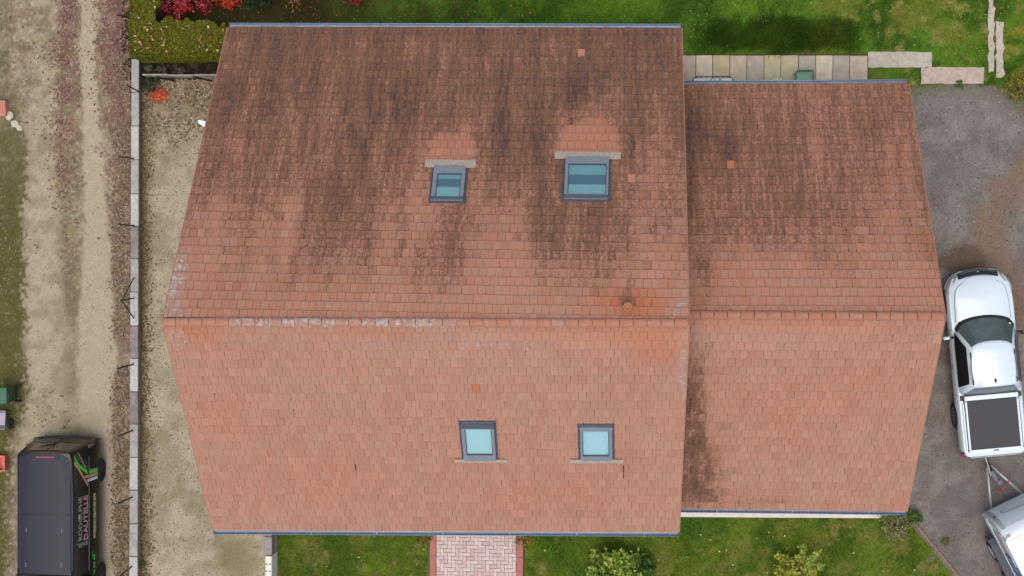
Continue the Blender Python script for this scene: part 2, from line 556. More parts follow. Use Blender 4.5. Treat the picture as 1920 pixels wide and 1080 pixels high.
def lawn_n_col(X, Y):
    n1 = fbm(X * 1.1, Y * 1.1, 81); n2 = fbm(X * 6, Y * 6, 82)
    c = mixc(lin(52, 82, 22), lin(80, 112, 34), sst(.3, .7, n1))
    c = mixc(c, lin(104, 110, 48), .75 * sst(wx(1380), wx(1560), X) * sst(.42, .66, fbm(X * 1.7, Y * 1.7, 83)))
    c = mixc(c, lin(136, 128, 82), .6 * sst(wx(1420), wx(1600), X) * sst(.62, .72, fbm(X * 3, Y * 3, 84)))
    soil_shade = 1 - sst(wx(560), wx(980), X + (n1 - .5) * 3)  # dark soil together with tree shade, put into the lawn colour
    c = mixc(c, lin(50, 46, 24), soil_shade)
    c = mixc(c, lin(36, 62, 18), .62 * blob(X, Y, 1460, 60, 185, 36, 0, 85, .8) * sst(.2, .55, fbm(X * 2.6, Y * 2.6, 88) + .08))  # dark green growth with shade mixed into the turf colour
    c = mixc(c, lin(120, 116, 40), .6 * sst(.52, .65, fbm(X * 3, Y * 3, 86)) * sst(wx(1850), wx(1890), X))
    return c * np.array([1.28, 1.28, .9]) * (.72 + .5 * n2[:, None])


def lawn_n_mask(X, Y):
    return (X < wx(1625)) | (Y > NEB(X) + (fbm(X * 3, Y * 3, 87) - .5) * .35)


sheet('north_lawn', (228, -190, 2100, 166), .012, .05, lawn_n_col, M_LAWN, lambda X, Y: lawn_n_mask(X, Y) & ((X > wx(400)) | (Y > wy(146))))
SEB = line_x([(1700, 950), (1703, 975), (1790, 1080), (1900, 1213), (1950, 1275)])


def lawn_s_col(X, Y):
    n1 = fbm(X * 1.3, Y * 1.3, 101); n2 = fbm(X * 7, Y * 7, 102)
    c = mixc(lin(62, 84, 26), lin(84, 104, 38), sst(.3, .7, n1))
    c = mixc(c, lin(102, 104, 58), .7 * sst(.5, .7, fbm(X * 2, Y * 2, 103)))
    c = mixc(c, lin(120, 110, 80), .6 * sst(.66, .76, fbm(X * 4, Y * 4, 104)))
    c = mixc(c, lin(48, 84, 24), .7 * blob(X, Y, 1310, 985, 60, 25, 0, 105) + .5 * blob(X, Y, 1050, 1020, 70, 40, 0, 106))
    return c * np.array([1.45, 1.38, .92]) * (.75 + .45 * n2[:, None])


def lawn_s_mask(X, Y):
    return (X < SEB(Y) - .03) & ~((X > wx(800, 1040)) & (X < wx(983, 1040)))


sheet('south_lawn', (513, 940, 1960, 1270), .012, .05, lawn_s_col, M_LAWN, lawn_s_mask)


# grass blades
def blades(name, px, n, colf, mask, h=(.03, .07), wd=.009):
    a = at(px[0], px[3]); b = at(px[2], px[1])
    X = RNG.uniform(a.x, b.x, n); Y = RNG.uniform(a.y, b.y, n)
    k = mask(X, Y); X, Y = X[k], Y[k]; n = len(X)
    C = colf(X, Y) * RNG.uniform(.95, 1.5, (n, 1)) * np.array([1, 1, 1]) + RNG.uniform(0, .012, (n, 1)) * np.array([1.2, 1, .2])
    H = RNG.uniform(*h, n) * (.6 + .9 * fbm(X * 2.5, Y * 2.5, 7)); an = RNG.uniform(0, 2 * np.pi, n)
    ln = RNG.uniform(.3, 1.1, n) * H; a2 = an + RNG.uniform(.6, 2.5, n)
    dx, dy = np.cos(an) * wd, np.sin(an) * wd
    z0 = np.full(n, .010)
    V = np.stack([np.stack([X - dx, Y - dy, z0], -1), np.stack([X + dx, Y + dy, z0], -1),
                  np.stack([X + np.cos(a2) * ln, Y + np.sin(a2) * ln, z0 + H], -1)], 1).reshape(-1, 3)
    F = np.arange(3 * n).reshape(n, 3)
    me = np_mesh(name, V, F, M_BLADE, np.repeat(C, 3, 0))
    obj(name, me, kind='stuff')


def house_clear(X, Y):
    """not under the buildings (roof eaves as the limit)"""
    return ~((X > wx(440)) & (X < wx(1690)) & (Y < wy(68)) & (Y > wy(950)) & ~((X > wx(1285)) & (Y > wy(166))))


SLABS = lambda X, Y: ((X > wx(1270)) & (X < wx(1626)) & (Y < wy(104)) & (Y > wy(170))) | \
    ((X > wx(1620)) & (X < wx(1746)) & (Y < wy(97)) & (Y > wy(126))) | ((X > wx(1728)) & (X < wx(1843)) & (Y < wy(127)) & (Y > wy(157)))
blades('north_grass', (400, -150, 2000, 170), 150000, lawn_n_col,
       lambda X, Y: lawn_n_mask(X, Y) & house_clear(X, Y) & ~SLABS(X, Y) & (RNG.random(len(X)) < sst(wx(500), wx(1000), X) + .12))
blades('south_grass', (513, 950, 1900, 1230), 130000, lawn_s_col, lambda X, Y: lawn_s_mask(X, Y) & (Y < wy(958)))
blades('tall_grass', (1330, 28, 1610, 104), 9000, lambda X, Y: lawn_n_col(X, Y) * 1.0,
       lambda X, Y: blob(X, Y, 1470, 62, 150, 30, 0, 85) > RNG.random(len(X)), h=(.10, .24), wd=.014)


# small scatter: leaves and stones
def litter(name, n, sampler, cols, size=(.02, .045), z=.012, tilt=.35, label=None):
    X, Y = sampler(n); n = len(X)
    s = RNG.uniform(*size, n); an = RNG.uniform(0, 2 * np.pi, n)
    ca, sa = np.cos(an) * s, np.sin(an) * s
    w_ = RNG.uniform(.4, .8, n)
    t = RNG.uniform(-tilt, tilt, (n, 2)) * s[:, None]
    zz = z + RNG.uniform(.004, .02, n) + s * tilt
    V = np.stack([np.stack([X + ca, Y + sa, zz + t[:, 0]], -1), np.stack([X - sa * w_, Y + ca * w_, zz + t[:, 1]], -1),
                  np.stack([X - ca, Y - sa, zz - t[:, 0]], -1), np.stack([X + sa * w_, Y - ca * w_, zz - t[:, 1]], -1)], 1).reshape(-1, 3)
    cols = np.array(cols); C = cols[RNG.integers(0, len(cols), n)] * RNG.uniform(.7, 1.25, (n, 1))
    obj(name, np_mesh(name, V, np.arange(4 * n).reshape(n, 4), M_LEAF, np.repeat(C, 4, 0)), kind='stuff')


OCT = np.array([(1, 0, 0), (0, 1, 0), (-1, 0, 0), (0, -1, 0), (0, 0, 1), (0, 0, -.6)], float)
OCTF = np.array([(0, 1, 4), (1, 2, 4), (2, 3, 4), (3, 0, 4), (1, 0, 5), (2, 1, 5), (3, 2, 5), (0, 3, 5)])


def stones(name, n, sampler, cols, size=(.012, .03), z=.008):
    X, Y = sampler(n); n = len(X)
    sc = RNG.uniform(*size, (n, 1)) * RNG.uniform(.6, 1.2, (n, 3)); sc[:, 2] *= .6
    an = RNG.uniform(0, 2 * np.pi, n); ca, sa = np.cos(an)[:, None], np.sin(an)[:, None]
    P = OCT[None] * sc[:, None, :] * RNG.uniform(.75, 1.2, (n, 6, 1))
    V = np.stack([P[..., 0] * ca - P[..., 1] * sa + X[:, None], P[..., 0] * sa + P[..., 1] * ca + Y[:, None], P[..., 2] + z + sc[:, None, 2] * .3], -1)
    F = (OCTF[None] + 6 * np.arange(n)[:, None, None]).reshape(-1, 3)
    cols = np.array(cols); C = cols[RNG.integers(0, len(cols), n)] * RNG.uniform(.75, 1.25, (n, 1))
    obj(name, np_mesh(name, V.reshape(-1, 3), F, M_STONE, np.repeat(C, 6, 0)), kind='stuff')


def rect_s(px, dens=None):
    a, b = at(px[0], px[3]), at(px[2], px[1])
    def f(n):
        X = RNG.uniform(a.x, b.x, n); Y = RNG.uniform(a.y, b.y, n)
        if dens is not None:
            k = dens(X, Y) > RNG.random(n); X, Y = X[k], Y[k]
        return X, Y
    return f


RED = [lin(146, 104, 96), lin(156, 114, 104), lin(132, 100, 88), lin(172, 138, 122), lin(150, 128, 110), lin(138, 88, 82)]
TAN = [lin(152, 132, 104), lin(130, 110, 86), lin(172, 154, 126), lin(112, 96, 74), lin(144, 126, 106)]


def track_leaf_dens(X, Y):
    n = fbm(X * 1.6, Y * 1.6, 201)
    mid = np.exp(-((X - wx(122)) / .36) ** 2); wl = np.exp(-((X - wx(214)) / .42) ** 2)
    return (mid * .8 + wl) * sst(wy(520), wy(60), Y) * sst(.3, .6, n)


litter('red_leaf_litter', 30000, rect_s((60, -120, 244, 560), track_leaf_dens), RED)
litter('brown_leaf_litter', 22000, rect_s((196, 100, 244, 1240), lambda X, Y: sst(wx(200), wx(235), X) * sst(.35, .6, fbm(X * 2, Y * 1.4, 202))), TAN)
litter('verge_leaf_litter', 3000, rect_s((-30, -100, 130, 1240), lambda X, Y: sst(.48, .7, fbm(X * 1.5, Y * 1.5, 203)) * .7), TAN + [lin(96, 92, 50)])
litter('wall_foot_litter', 9000, rect_s((263, 150, 300, 1240), lambda X, Y: np.exp(-((X - wx(266)) / .28) ** 2) * sst(.3, .55, fbm(X * 2, Y * 1.2, 204))),
       [lin(112, 98, 62), lin(130, 112, 70), lin(92, 84, 48), lin(160, 144, 110)], size=(.015, .04))
litter('yard_leaf_litter', 5200, rect_s((266, 148, 400, 330), lambda X, Y: sst(wy(300), wy(190), Y) * sst(.3, .6, fbm(X * 2, Y * 2, 205))), TAN + [lin(190, 178, 150)])
litter('orange_leaf_pile', 260, lambda n: (at(298, 178).x + RNG.normal(0, .11, n), at(298, 178).y + RNG.normal(0, .08, n)),
       [lin(205, 96, 62), lin(222, 120, 84), lin(180, 78, 54)], size=(.03, .06), z=.02, tilt=.6)
litter('bed_leaf_litter', 700, rect_s((405, -60, 1000, 46)), [lin(110, 84, 46), lin(150, 130, 72), lin(130, 50, 40)], size=(.02, .035), z=.03)
litter('lawn_leaves', 330, rect_s((520, 1000, 1720, 1230), lambda X, Y: lawn_s_mask(X, Y) * (.15 + .85 * np.exp(-((X - wx(1400)) / 2.6) ** 2))),
       [lin(196, 190, 130), lin(178, 168, 90), lin(205, 200, 160)], size=(.02, .045), z=.05)
litter('lawn_flecks', 500, rect_s((1290, -80, 1900, 100)), [lin(170, 168, 110), lin(150, 140, 80)], size=(.015, .03), z=.05)
NBD = lambda X, Y: (Y < NEB(X) - .1) * (X > wx(1600)) * (X > SEB(Y))
stones('drive_pebbles', 16000, rect_s((1660, 150, 2080, 1240), lambda X, Y: NBD(X, Y) * (.35 + .65 * sst(.4, .65, fbm(X * 1.5, Y * 1.5, 211)))),
       [lin(130, 120, 116), lin(154, 146, 142), lin(108, 100, 96), lin(142, 132, 126)], size=(.012, .026))
stones('white_pebbles', 1500, rect_s((1660, 150, 2080, 1240), lambda X, Y: NBD(X, Y) * (.12 + .9 * sst(wy(430), wy(190), Y))), [lin(205, 200, 196), lin(190, 186, 180)], size=(.012, .024))
stones('track_pebbles', 3500, rect_s((-40, -100, 244, 1240), lambda X, Y: .2 + .8 * sst(.4, .6, fbm(X, Y, 212))), [lin(160, 148, 126), lin(148, 134, 112), lin(172, 160, 138), lin(176, 166, 146)], size=(.012, .03))
stones('yard_pebbles', 7000, rect_s((266, 150, 505, 1240)), [lin(166, 152, 124), lin(140, 126, 98), lin(120, 108, 80), lin(186, 174, 148)], size=(.01, .024))


# ------------------------------------------------------------------ buildings
PITCH_T = math.tan(math.radians(35))
T_W, T_E, T_L = .195, .268, .31      # tile width, exposure, length


def tile_mesh(w_, name='tile', l=T_L, e=T_E, n0=.052, n1=.014):
    """one clay tile; x across, y up the slope from the butt, z normal"""
    hw = w_ / 2 - .0028
    mb = MB()
    zt = lambda y: n0 + (n1 - n0) * y / l
    ys = [0, .012, e * .5, l]
    top = [[(-hw, y, zt(y) - (.005 if i == 0 else 0)), (-hw * .3, y, zt(y) + (.001 if i else -.004)), (hw * .3, y, zt(y) + (.001 if i else -.004)), (hw, y, zt(y) - (.005 if i == 0 else 0))] for i, y in enumerate(ys)]
    mb.grid(top, smooth=False)
    b = n0 - .026
    mb.add([(-hw, 0, b), (hw, 0, b), (hw, 0, n0 - .005), (-hw, 0, n0 - .005)], [(0, 1, 2, 3)])
    for sx in (-1, 1):
        x = hw * sx
        q = [(x, 0, b), (x, l, n1 - .02), (x, l, n1), (x, 0, n0 - .005)]
        mb.add(q, [(0, 1, 2, 3) if sx > 0 else (3, 2, 1, 0)])
    return mb


TILE_ME = tile_mesh(T_W).mesh('tile', M_TILE)


class Slope:
    """one roof slope: rL,rR ridge ends, eL,eR eave ends"""
    def __init__(s, rL, rR, eL, eR):
        s.rL, s.rR, s.eL, s.eR = map(Vector, (rL, rR, eL, eR))
        s.len = ((s.eL + s.eR) / 2 - (s.rL + s.rR) / 2).length
        up = ((s.rL + s.rR) - (s.eL + s.eR)).normalized()
        x = (s.eR - s.eL).normalized()
        n = x.cross(up)
        if n.z < 0: x = -x; n = -n
        s.x, s.n = x, n.normalized(); s.up = s.n.cross(s.x).normalized()
        s.o = s.eL if (s.eL - s.eR).dot(s.x) < 0 else s.eR
        s.M = Matrix((( s.x.x, s.up.x, s.n.x, s.o.x), (s.x.y, s.up.y, s.n.y, s.o.y), (s.x.z, s.up.z, s.n.z, s.o.z), (0, 0, 0, 1)))
        s.Mi = s.M.inverted()
        s.W = abs((s.eR - s.eL).dot(s.x))

    def ends(s, y):
        """x range at slope height y"""
        t = y / s.len
        a = (s.eL.lerp(s.rL, t) - s.o).dot(s.x); b = (s.eR.lerp(s.rR, t) - s.o).dot(s.x)
        return min(a, b), max(a, b)

    def px(s, u, v, n=.06):
        """survey point on the slope plane raised n -> (x, y) slope coords"""
        r = Vector(_R @ np.array([(u - 960) / F_PX, -(v - 540) / F_PX, -1.0]))
        c = Vector((0, 0, CAM_H)); o = s.o + s.n * n
        k = (o - c).dot(s.n) / r.dot(s.n)
        q = s.Mi @ (c + r * k)
        return q.x, q.y

    def rect(s, u0, v0, u1, v1, n=.06):
        P = [s.px(u, v, n) for u in (u0, u1) for v in (v0, v1)]
        xs = sorted(p[0] for p in P); ys = sorted(p[1] for p in P)
        return (xs[0] + xs[1]) / 2, (ys[0] + ys[1]) / 2, (xs[2] + xs[3]) / 2, (ys[2] + ys[3]) / 2


def field(sl, blobs):
    B = []
    for u, v, ru, rv, a in blobs:
        x, y = sl.px(u, v); x2, y2 = sl.px(u + ru, v + rv)
        B.append((x, y, abs(x2 - x), abs(y2 - y), a))
    return lambda x, y: sum(a * math.exp(-((x - bx) / rx) ** 2 - ((y - by) / ry) ** 2) for bx, by, rx, ry, a in B)


def lay_tiles(sl, holes, tonef, cracks=(), odd=(), odd_tone=(0, 0, .35, 1.)):
    """returns list of (matrix, clip, tone); courses from the eave up"""
    out = []
    nrow = int(round(sl.len / T_E)); e = sl.len / nrow
    for r in range(nrow):
        y = r * e
        a, b = sl.ends(y + e / 2)
        nc = int(round((b - a) / T_W)); wd = (b - a) / nc
        off = (r % 2) * .5
        for c in range(nc + (1 if off else 0)):
            x0 = a + (c - off) * wd; x1 = x0 + wd
            x0, x1 = max(x0, a), min(x1, b)
            y0, y1 = y, min(y + T_L, sl.len - .02)
            clip = (x1 - x0) < wd * .9 or y1 < y + T_L - .001
            sd_ = random.randrange(1 << 30); st_ = random.getstate(); q4 = []
            for yy in (y, y + e):
                for xx in (x0, x1):
                    random.seed(sd_); q4.append(tonef(xx, yy, r / nrow))
            random.setstate(st_)
            tn = q4
            for ax, ay in odd:
                if x0 < ax < x1 and y < ay < y + e: tn = [odd_tone] * 4
            pieces = [(x0, x1, y0, y1)]
            for hx0, hy0, hx1, hy1 in holes:
                if x1 > hx0 and x0 < hx1 and y0 + e > hy0 and y0 < hy1:
                    clip = True; pieces = []
                    ya, yb = max(y0, hy0), min(y1, hy1)
                    if hx0 - x0 > .015: pieces.append((x0, hx0, y0, y1))
                    if x1 - hx1 > .015: pieces.append((hx1, x1, y0, y1))
                    xa, xb = max(x0, hx0), min(x1, hx1)
                    if hy0 - y0 > .03: pieces.append((xa, xb, y0, hy0))
                    if y0 + e - hy1 > .01: pieces.append((xa, xb, hy1, max(y1, hy1 + .06)))
            for kx, ky0, ky1 in cracks:
                if x0 < kx < x1 and ky0 < y + e / 2 < ky1:
                    clip = True; pieces = [(x0, kx - .014, y0, y1), (kx + .014, x1, y0, y1)]
            for p in pieces: out.append((*p, clip, tn))
    return out


def roof_tiles(roof, slopes, n_single=300):
    """slopes: list of (Slope, tiles). The 300 nearest to the drone are single objects, the others one mass"""
    cand = []
    for sl, tl in slopes:
        for t in tl:
            if t[4]: continue
            p = sl.M @ Vector(((t[0] + t[1]) / 2, t[2] + .13, .03))
            d = Vector((0, 0, CAM_H)) - p
            cand.append((sl.n.dot(d.normalized()) / d.length_squared, id(t)))
    cand.sort(reverse=True)
    chosen = {i for _, i in cand[:n_single]}
    V, F, A = [], [], []
    for sl, tl in slopes:
        for t in tl:
            x0, x1, y0, y1, clip, tone = t
            jr = random.gauss(0, .008); jn = random.gauss(0, .0025); jy = random.gauss(0, .004)
            L = Matrix.Translation(((x0 + x1) / 2, y0 + jy, jn)) @ Matrix.Rotation(jr, 4, 'Z') @ Matrix.Rotation(random.gauss(0, .008), 4, 'Y')
            sx = (x1 - x0) / T_W
            if id(t) in chosen:
                o = bpy.data.objects.new('tile', TILE_ME); COL.objects.link(o)
                o.parent = roof; o.matrix_basis = sl.M @ L @ Matrix.Diagonal((sx, 1, 1, 1)); o.color = [sum(q[i] for q in tone) / 4 for i in range(4)]
            else:
                if clip and y1 - y0 < T_L - .01:
                    mb = tile_mesh(x1 - x0, l=y1 - y0, e=min(T_E, y1 - y0)); TM = sl.M @ L
                    # keep the tile's own slope when it is cut short
                    mvs, mfs = mb.v, mb.f
                else:
                    mvs, mfs = TV, TF; TM = sl.M @ L @ Matrix.Diagonal((sx, 1, 1, 1))
                o_ = len(V)
                V += [tuple(TM @ Vector(q)) for q in mvs]
                F += [tuple(i + o_ for i in q) for q in mfs]
                wx_ = (x1 - x0) if mvs is not TV else T_W
                for q in mvs:
                    fx, fy_ = min(1, max(0, q[0] / wx_ + .5)), min(1, max(0, q[1] / T_E))
                    k4 = ((1 - fx) * (1 - fy_), fx * (1 - fy_), (1 - fx) * fy_, fx * fy_)
                    A.append([sum(k4[j] * tone[j][i] for j in range(4)) for i in range(4)])
    me = bpy.data.meshes.new('tile'); me.from_pydata(V, [], F); me.materials.append(M_TILE)
    ca = me.color_attributes.new('tone', 'FLOAT_COLOR', 'POINT'); ca.data.foreach_set('color', np.array(A, np.float32).ravel())
    me.update()
    o = obj('tile', me, roof, kind='stuff'); o.color = (0, 0, 0, 0)


_tm = tile_mesh(T_W); TV, TF = _tm.v, _tm.f


def ridge_tile_mesh():
    mb = MB(); k = 7; L = .325
    rows = []
    for y, r in ((.008, .146), (.035, .148), (.05, .130), (L * .85, .124), (L - .008, .122)):
        rows.append([(y, r * math.cos(math.pi * (.08 + .84 * j / k)), r * .72 * math.sin(math.pi * (.08 + .84 * j / k))) for j in range(k + 1)])
    mb.grid([list(q) for q in rows], smooth=True)
    mb.f = [q[::-1] for q in mb.f]
    a = [(.008, .146 * math.cos(math.pi * (.08 + .84 * j / k)), .105 * math.sin(math.pi * (.08 + .84 * j / k))) for j in range(k + 1)]
    b = [(.008, q[1] * .80, q[2] * .74 - .004) for q in a]
    mb.add(a + b, [(j, j + 1, k + 2 + j, k + 1 + j) for j in range(k)])
    return mb.mesh('ridge_tile', M_TILE)


RIDGE_ME = ridge_tile_mesh()


def ridge(roof, A, B, tonef):
    A, B = Vector(A), Vector(B); d = B - A; n = int(round(d.length / .325)); st = d.length / n
    ang = math.atan2(d.y, d.x)
    for i in range(n):
        p = A + d * (i / n)
        o = bpy.data.objects.new('ridge_tile', RIDGE_ME); COL.objects.link(o)
        o.parent = roof; o.location = p + Vector((0, 0, .0 + random.gauss(0, .004)))
        o.rotation_euler = (random.gauss(0, .03), random.gauss(0, .01), ang + random.gauss(0, .012)); o.scale = (st / .325, .86, .9)
        o.color = tonef(p.x + st / 2)


def gutter(house, A, B, side):
    """half-round zinc channel from A to B hung at the eave; side = +1 north, -1 south"""
    A, B = Vector(A), Vector(B); r = .075
    mb = MB(); rows = []
    for p in (A, B):
        row = []
        for j in range(9):
            t = math.pi * j / 8
            row.append(p + Vector((0, side * (-r * math.cos(t)), -r * math.sin(t))))
        for j in range(8, -1, -1):
            t = math.pi * j / 8
            row.append(p + Vector((0, side * (-(r + .006) * math.cos(t)), -(r + .006) * math.sin(t) - .002)))
        rows.append(row)
    mb.grid(rows, closed=True)
    mb.tube([A + Vector((0, side * (r + .006), .004)), B + Vector((0, side * (r + .006), .004))], .011, 6)
    for p in (A, B):
        mb.add([p + Vector((0, side * (-r * math.cos(math.pi * j / 8)), -r * math.sin(math.pi * j / 8))) for j in range(9)], [tuple(range(9))])
    n = int((B - A).length / 1.6)
    for i in range(n):
        p = A.lerp(B, (i + .5) / n)
        mb.box(p + Vector((0, 0, -.012)), (.02, r * 1.9, .004))
    mb.build('gutter', M_ZINC, house)


def skylight(house, sl, outer, glass, apron, hood, bands, label):
    """outer/glass/apron: survey rectangles; hood = upslope cover strip height in m"""
    ox0, oy0, ox1, oy1 = sl.rect(*outer); gx0, gy0, gx1, gy1 = sl.rect(*glass, n=.1)
    ax0, ay0, ax1, ay1 = sl.rect(*apron)
    M = sl.M
    fr = MB()
    f = .055                                     # flashing tray margin
    ix0, iy0, ix1, iy1 = ox0 + f, oy0 + .01, ox1 - f, oy1 - f
    for bx in ((ix0, iy0, gx0, iy1), (gx1, iy0, ix1, iy1), (gx0, iy0, gx1, gy0), (gx0, gy1, gx1, iy1)):
        fr.box(((bx[0] + bx[2]) / 2, (bx[1] + bx[3]) / 2, .06), (bx[2] - bx[0] , bx[3] - bx[1] , .13), M)
    o = fr.build('skylight', M_SKYFR, house, label=label)
    rb = MB()                                    # inner bead
    t = .018
    for bx in ((gx0, gy0, gx0 + t, gy1), (gx1 - t, gy0, gx1, gy1), (gx0 + t, gy0, gx1 - t, gy0 + t), (gx0 + t, gy1 - t, gx1 - t, gy1)):
        rb.box(((bx[0] + bx[2]) / 2, (bx[1] + bx[3]) / 2, .08), (bx[2] - bx[0] - .001, bx[3] - bx[1] - .001, .05), M)
    rb.build('bead', M_SKYDK, o)
    fl = MB()
    fl.box(((ox0 + ox1) / 2, (oy0 + oy1) / 2, .035), (ox1 - ox0, oy1 - oy0, .05), M)
    fl.box((ox0 + .012, (oy0 + oy1) / 2, .062), (.018, oy1 - oy0, .03), M)
    fl.box((ox1 - .012, (oy0 + oy1) / 2, .062), (.018, oy1 - oy0, .03), M)
    fl.build('flashing', M_SKYDK, o)
    hd = MB(); hd.box(((ix0 + ix1) / 2, oy1 - f - hood / 2, .132), (ix1 - ix0 + .03, hood, .03), M, bev=.008)
    hd.build('hood', M_SKYDK if hood > .08 else M_SKYFR, o)
    g = MB(); g.add([(gx0 + t, gy0 + t, .096), (gx1 - t, gy0 + t, .096), (gx1 - t, gy1 - t, .096), (gx0 + t, gy1 - t, .096)], [(0, 1, 2, 3)], M)
    g.build('pane', M_GLASS, o)
    for y0, y1, mt, dz in bands:
        bb = MB(); h = gy1 - gy0 - 2 * t
        bb.add([(gx0 + t, gy0 + t + h * y0, .066 - dz), (gx1 - t, gy0 + t + h * y0, .066 - dz), (gx1 - t, gy0 + t + h * y1, .066 - dz), (gx0 + t, gy0 + t + h * y1, .066 - dz)], [(0, 1, 2, 3)], M)
        bb.build('blind' if mt is not M_ROOM else 'window_board', mt, o)
    ap = MB(); nx = int((ax1 - ax0) / .03)
    rows = []
    for y, z in ((ay1, .075), ((ay0 + ay1) / 2, .068), (ay0, .052), (ay0 - .002, .03)):
        rows.append([(ax0 + (ax1 - ax0) * i / nx, y + random.gauss(0, .003), z + (.006 if i % 2 else 0)) for i in range(nx + 1)])
    ap.grid(rows[::-1], M, smooth=False)
    ap.build('apron', M_LEAD, o)
    return (min(ox0, ax0 if 0 else ox0), oy0, ox1, oy1)


def tone(d, l=0., f=0., t=None):
    return (max(0, min(1, d)), max(0, min(1, l)), max(0, min(1, f)), random.random() if t is None else t)


# ---------- main house
ZR = 8.163
RL, RR = at(305, 604, ZR), at(1292, 606, ZR)


def eave(u, v, R, z_guess, pitch_t):
    """eave corner on the roof plane through the ridge"""
    z = z_guess
    for _ in range(12):
        p = at(u, v, z); z = R.z - abs(p.y - R.y) * pitch_t
    return at(u, v, z)


NL, NR = eave(427, 52, RL, 2.6, PITCH_T), eave(1278, 54, RR, 2.6, PITCH_T)
SL_, SR = eave(400, 992, RL, 4.1, PITCH_T), eave(1273, 996, RR, 4.1, PITCH_T)
MN, MS = Slope(RL, RR, NL, NR), Slope(RL, RR, SL_, SR)
house = thing('house', 'large house under a long brown stained clay tile roof with four skylights', 'house', (0, 0, 0))


def walls(h, NL, NR, SL_, SR, RL, RR, ov):
    mb = MB()
    x0 = max(NL.x, SL_.x, RL.x) + ov; x1 = min(NR.x, SR.x, RR.x) - ov
    yn, ys = min(NL.y, NR.y) - .35, max(SL_.y, SR.y) + .35
    zn = NL.z - .02; zs = SL_.z - .02; zr = RL.z - .25; yr = RL.y
    prof = [(yn, -.02), (yn, zn), (yr, zr), (ys, zs), (ys, -.02)]
    k = len(prof)
    mb.add([(x0, a, b) for a, b in prof] + [(x1, a, b) for a, b in prof],
           [tuple(range(k)), tuple(range(2 * k - 1, k - 1, -1))] + [(i, (i + 1) % k, k + (i + 1) % k, k + i)[::-1] for i in range(k)])
    mb.build('wall', M_WALL, h)


walls(house, NL, NR, SL_, SR, RL, RR, .25)


def deck(h, slopes):
    mb = MB()
    for s in slopes:
        q = [s.eL, s.eR, s.rR, s.rL]
        a = [p + s.n * .004 for p in q]; b = [p - s.n * .06 for p in q]
        mb.add(a + b, [(0, 1, 2, 3), (7, 6, 5, 4), (0, 4, 5, 1), (1, 5, 6, 2), (3, 7, 4, 0)])
    return mb.build('roof', M_DECK, h)


roof = deck(house, (MN, MS))
h1 = skylight(house, MN, (807, 313, 875, 380), (818, 325, 864, 371), (797, 299, 893, 315), .09,
              ((.0, .18, M_BLIND, 0), (.18, .52, M_ROOM, .002), (.52, 1, M_BLIND2, 0)),
              'narrow skylight with pale apron and a half drawn blind')
h2 = skylight(house, MN, (1055, 296, 1145, 377), (1065, 307, 1137, 364), (1040, 284, 1164, 299), .09,
              ((0, .33, M_BLIND, 0), (.33, .66, M_ROOM, .002), (.66, 1, M_BLIND2, 0)), 'wide skylight with pale apron and a dark band in its pane')
h3 = skylight(house, MS, (863, 789, 932, 862), (873, 804, 923, 853), (853, 861, 951, 868), .15, ((0, 1, M_BLINDS, 0),), 'skylight with pale blind on the clean slope, nearer the middle')
h4 = skylight(house, MS, (1084, 795, 1152, 862), (1092, 808, 1142, 855), (1069, 861, 1169, 869), .08, ((0, 1, M_BLINDS, 0),), 'skylight with pale blind beside a cracked tile joint')

fN = field(MN, [(760, 215, 80, 75, .16), (905, 185, 60, 70, .14), (965, 270, 60, 90, .18), (690, 300, 60, 90, .08), (425, 285, 50, 90, .14),
                (800, 460, 55, 80, .14), (885, 430, 35, 80, .12), (1015, 395, 45, 80, .18), (1115, 430, 60, 60, .16), (1180, 220, 45, 80, .14),
                (1105, 160, 70, 30, .16), (620, 400, 50, 90, .10), (500, 350, 40, 80, .06), (650, 330, 60, 60, .05),
                (1240, 420, 50, 150, -.16), (962, 430, 22, 70, -.14), (385, 450, 45, 120, -.10), (560, 250, 35, 60, -.07), (780, 380, 22, 60, -.10), (1178, 560, 14, 9, .45)])
CLEAN = [(MN.px(845, 300), 46 / 73., .55, .55), (MN.px(1102, 285), 62 / 73., .75, .55)]


def streaks(x, y, seed):
    """run-off streaks: long down the slope, narrow across"""
    return (float(vn(x * 6.5, y * .45, seed)) - .5) * .28 + (float(vn(x * 2.3, y * .30, seed + 1)) - .5) * .30 + (float(fbm(x * .7, y * .45, seed + 2)) - .5) * .28


def clean_below(x, y):
    """zinc run-off keeps the tiles below each skylight clean"""
    m = 0.
    for (cx, cy), hw, ln, k in CLEAN:
        d = cy - y                                            # metres down the slope from the apron
        if d < -.12: continue
        reach = ln + float(vn(x * 9, 3., 77)) * 1.3
        w_ = hw * (1.02 - .22 * max(0, d))
        if abs(x - cx) < w_ and d < reach + .35: m = max(m, float(1 - sst(ln * .8, reach + .4, d)))
    return m


fNf = field(MN, [(1178, 566, 70, 26, .8), (360, 596, 60, 10, .3), (1230, 580, 30, 20, .4)])
fNl = field(MN, [(326, 530, 8, 60, .55), (350, 590, 40, 8, .45), (620, 595, 250, 7, .42), (1280, 560, 9, 25, .4), (1262, 580, 20, 12, .35), (1040, 590, 100, 12, .22), (700, 578, 200, 12, .10)])
ODD = [MN.px(1087, 92), MN.px(1191, 338)]


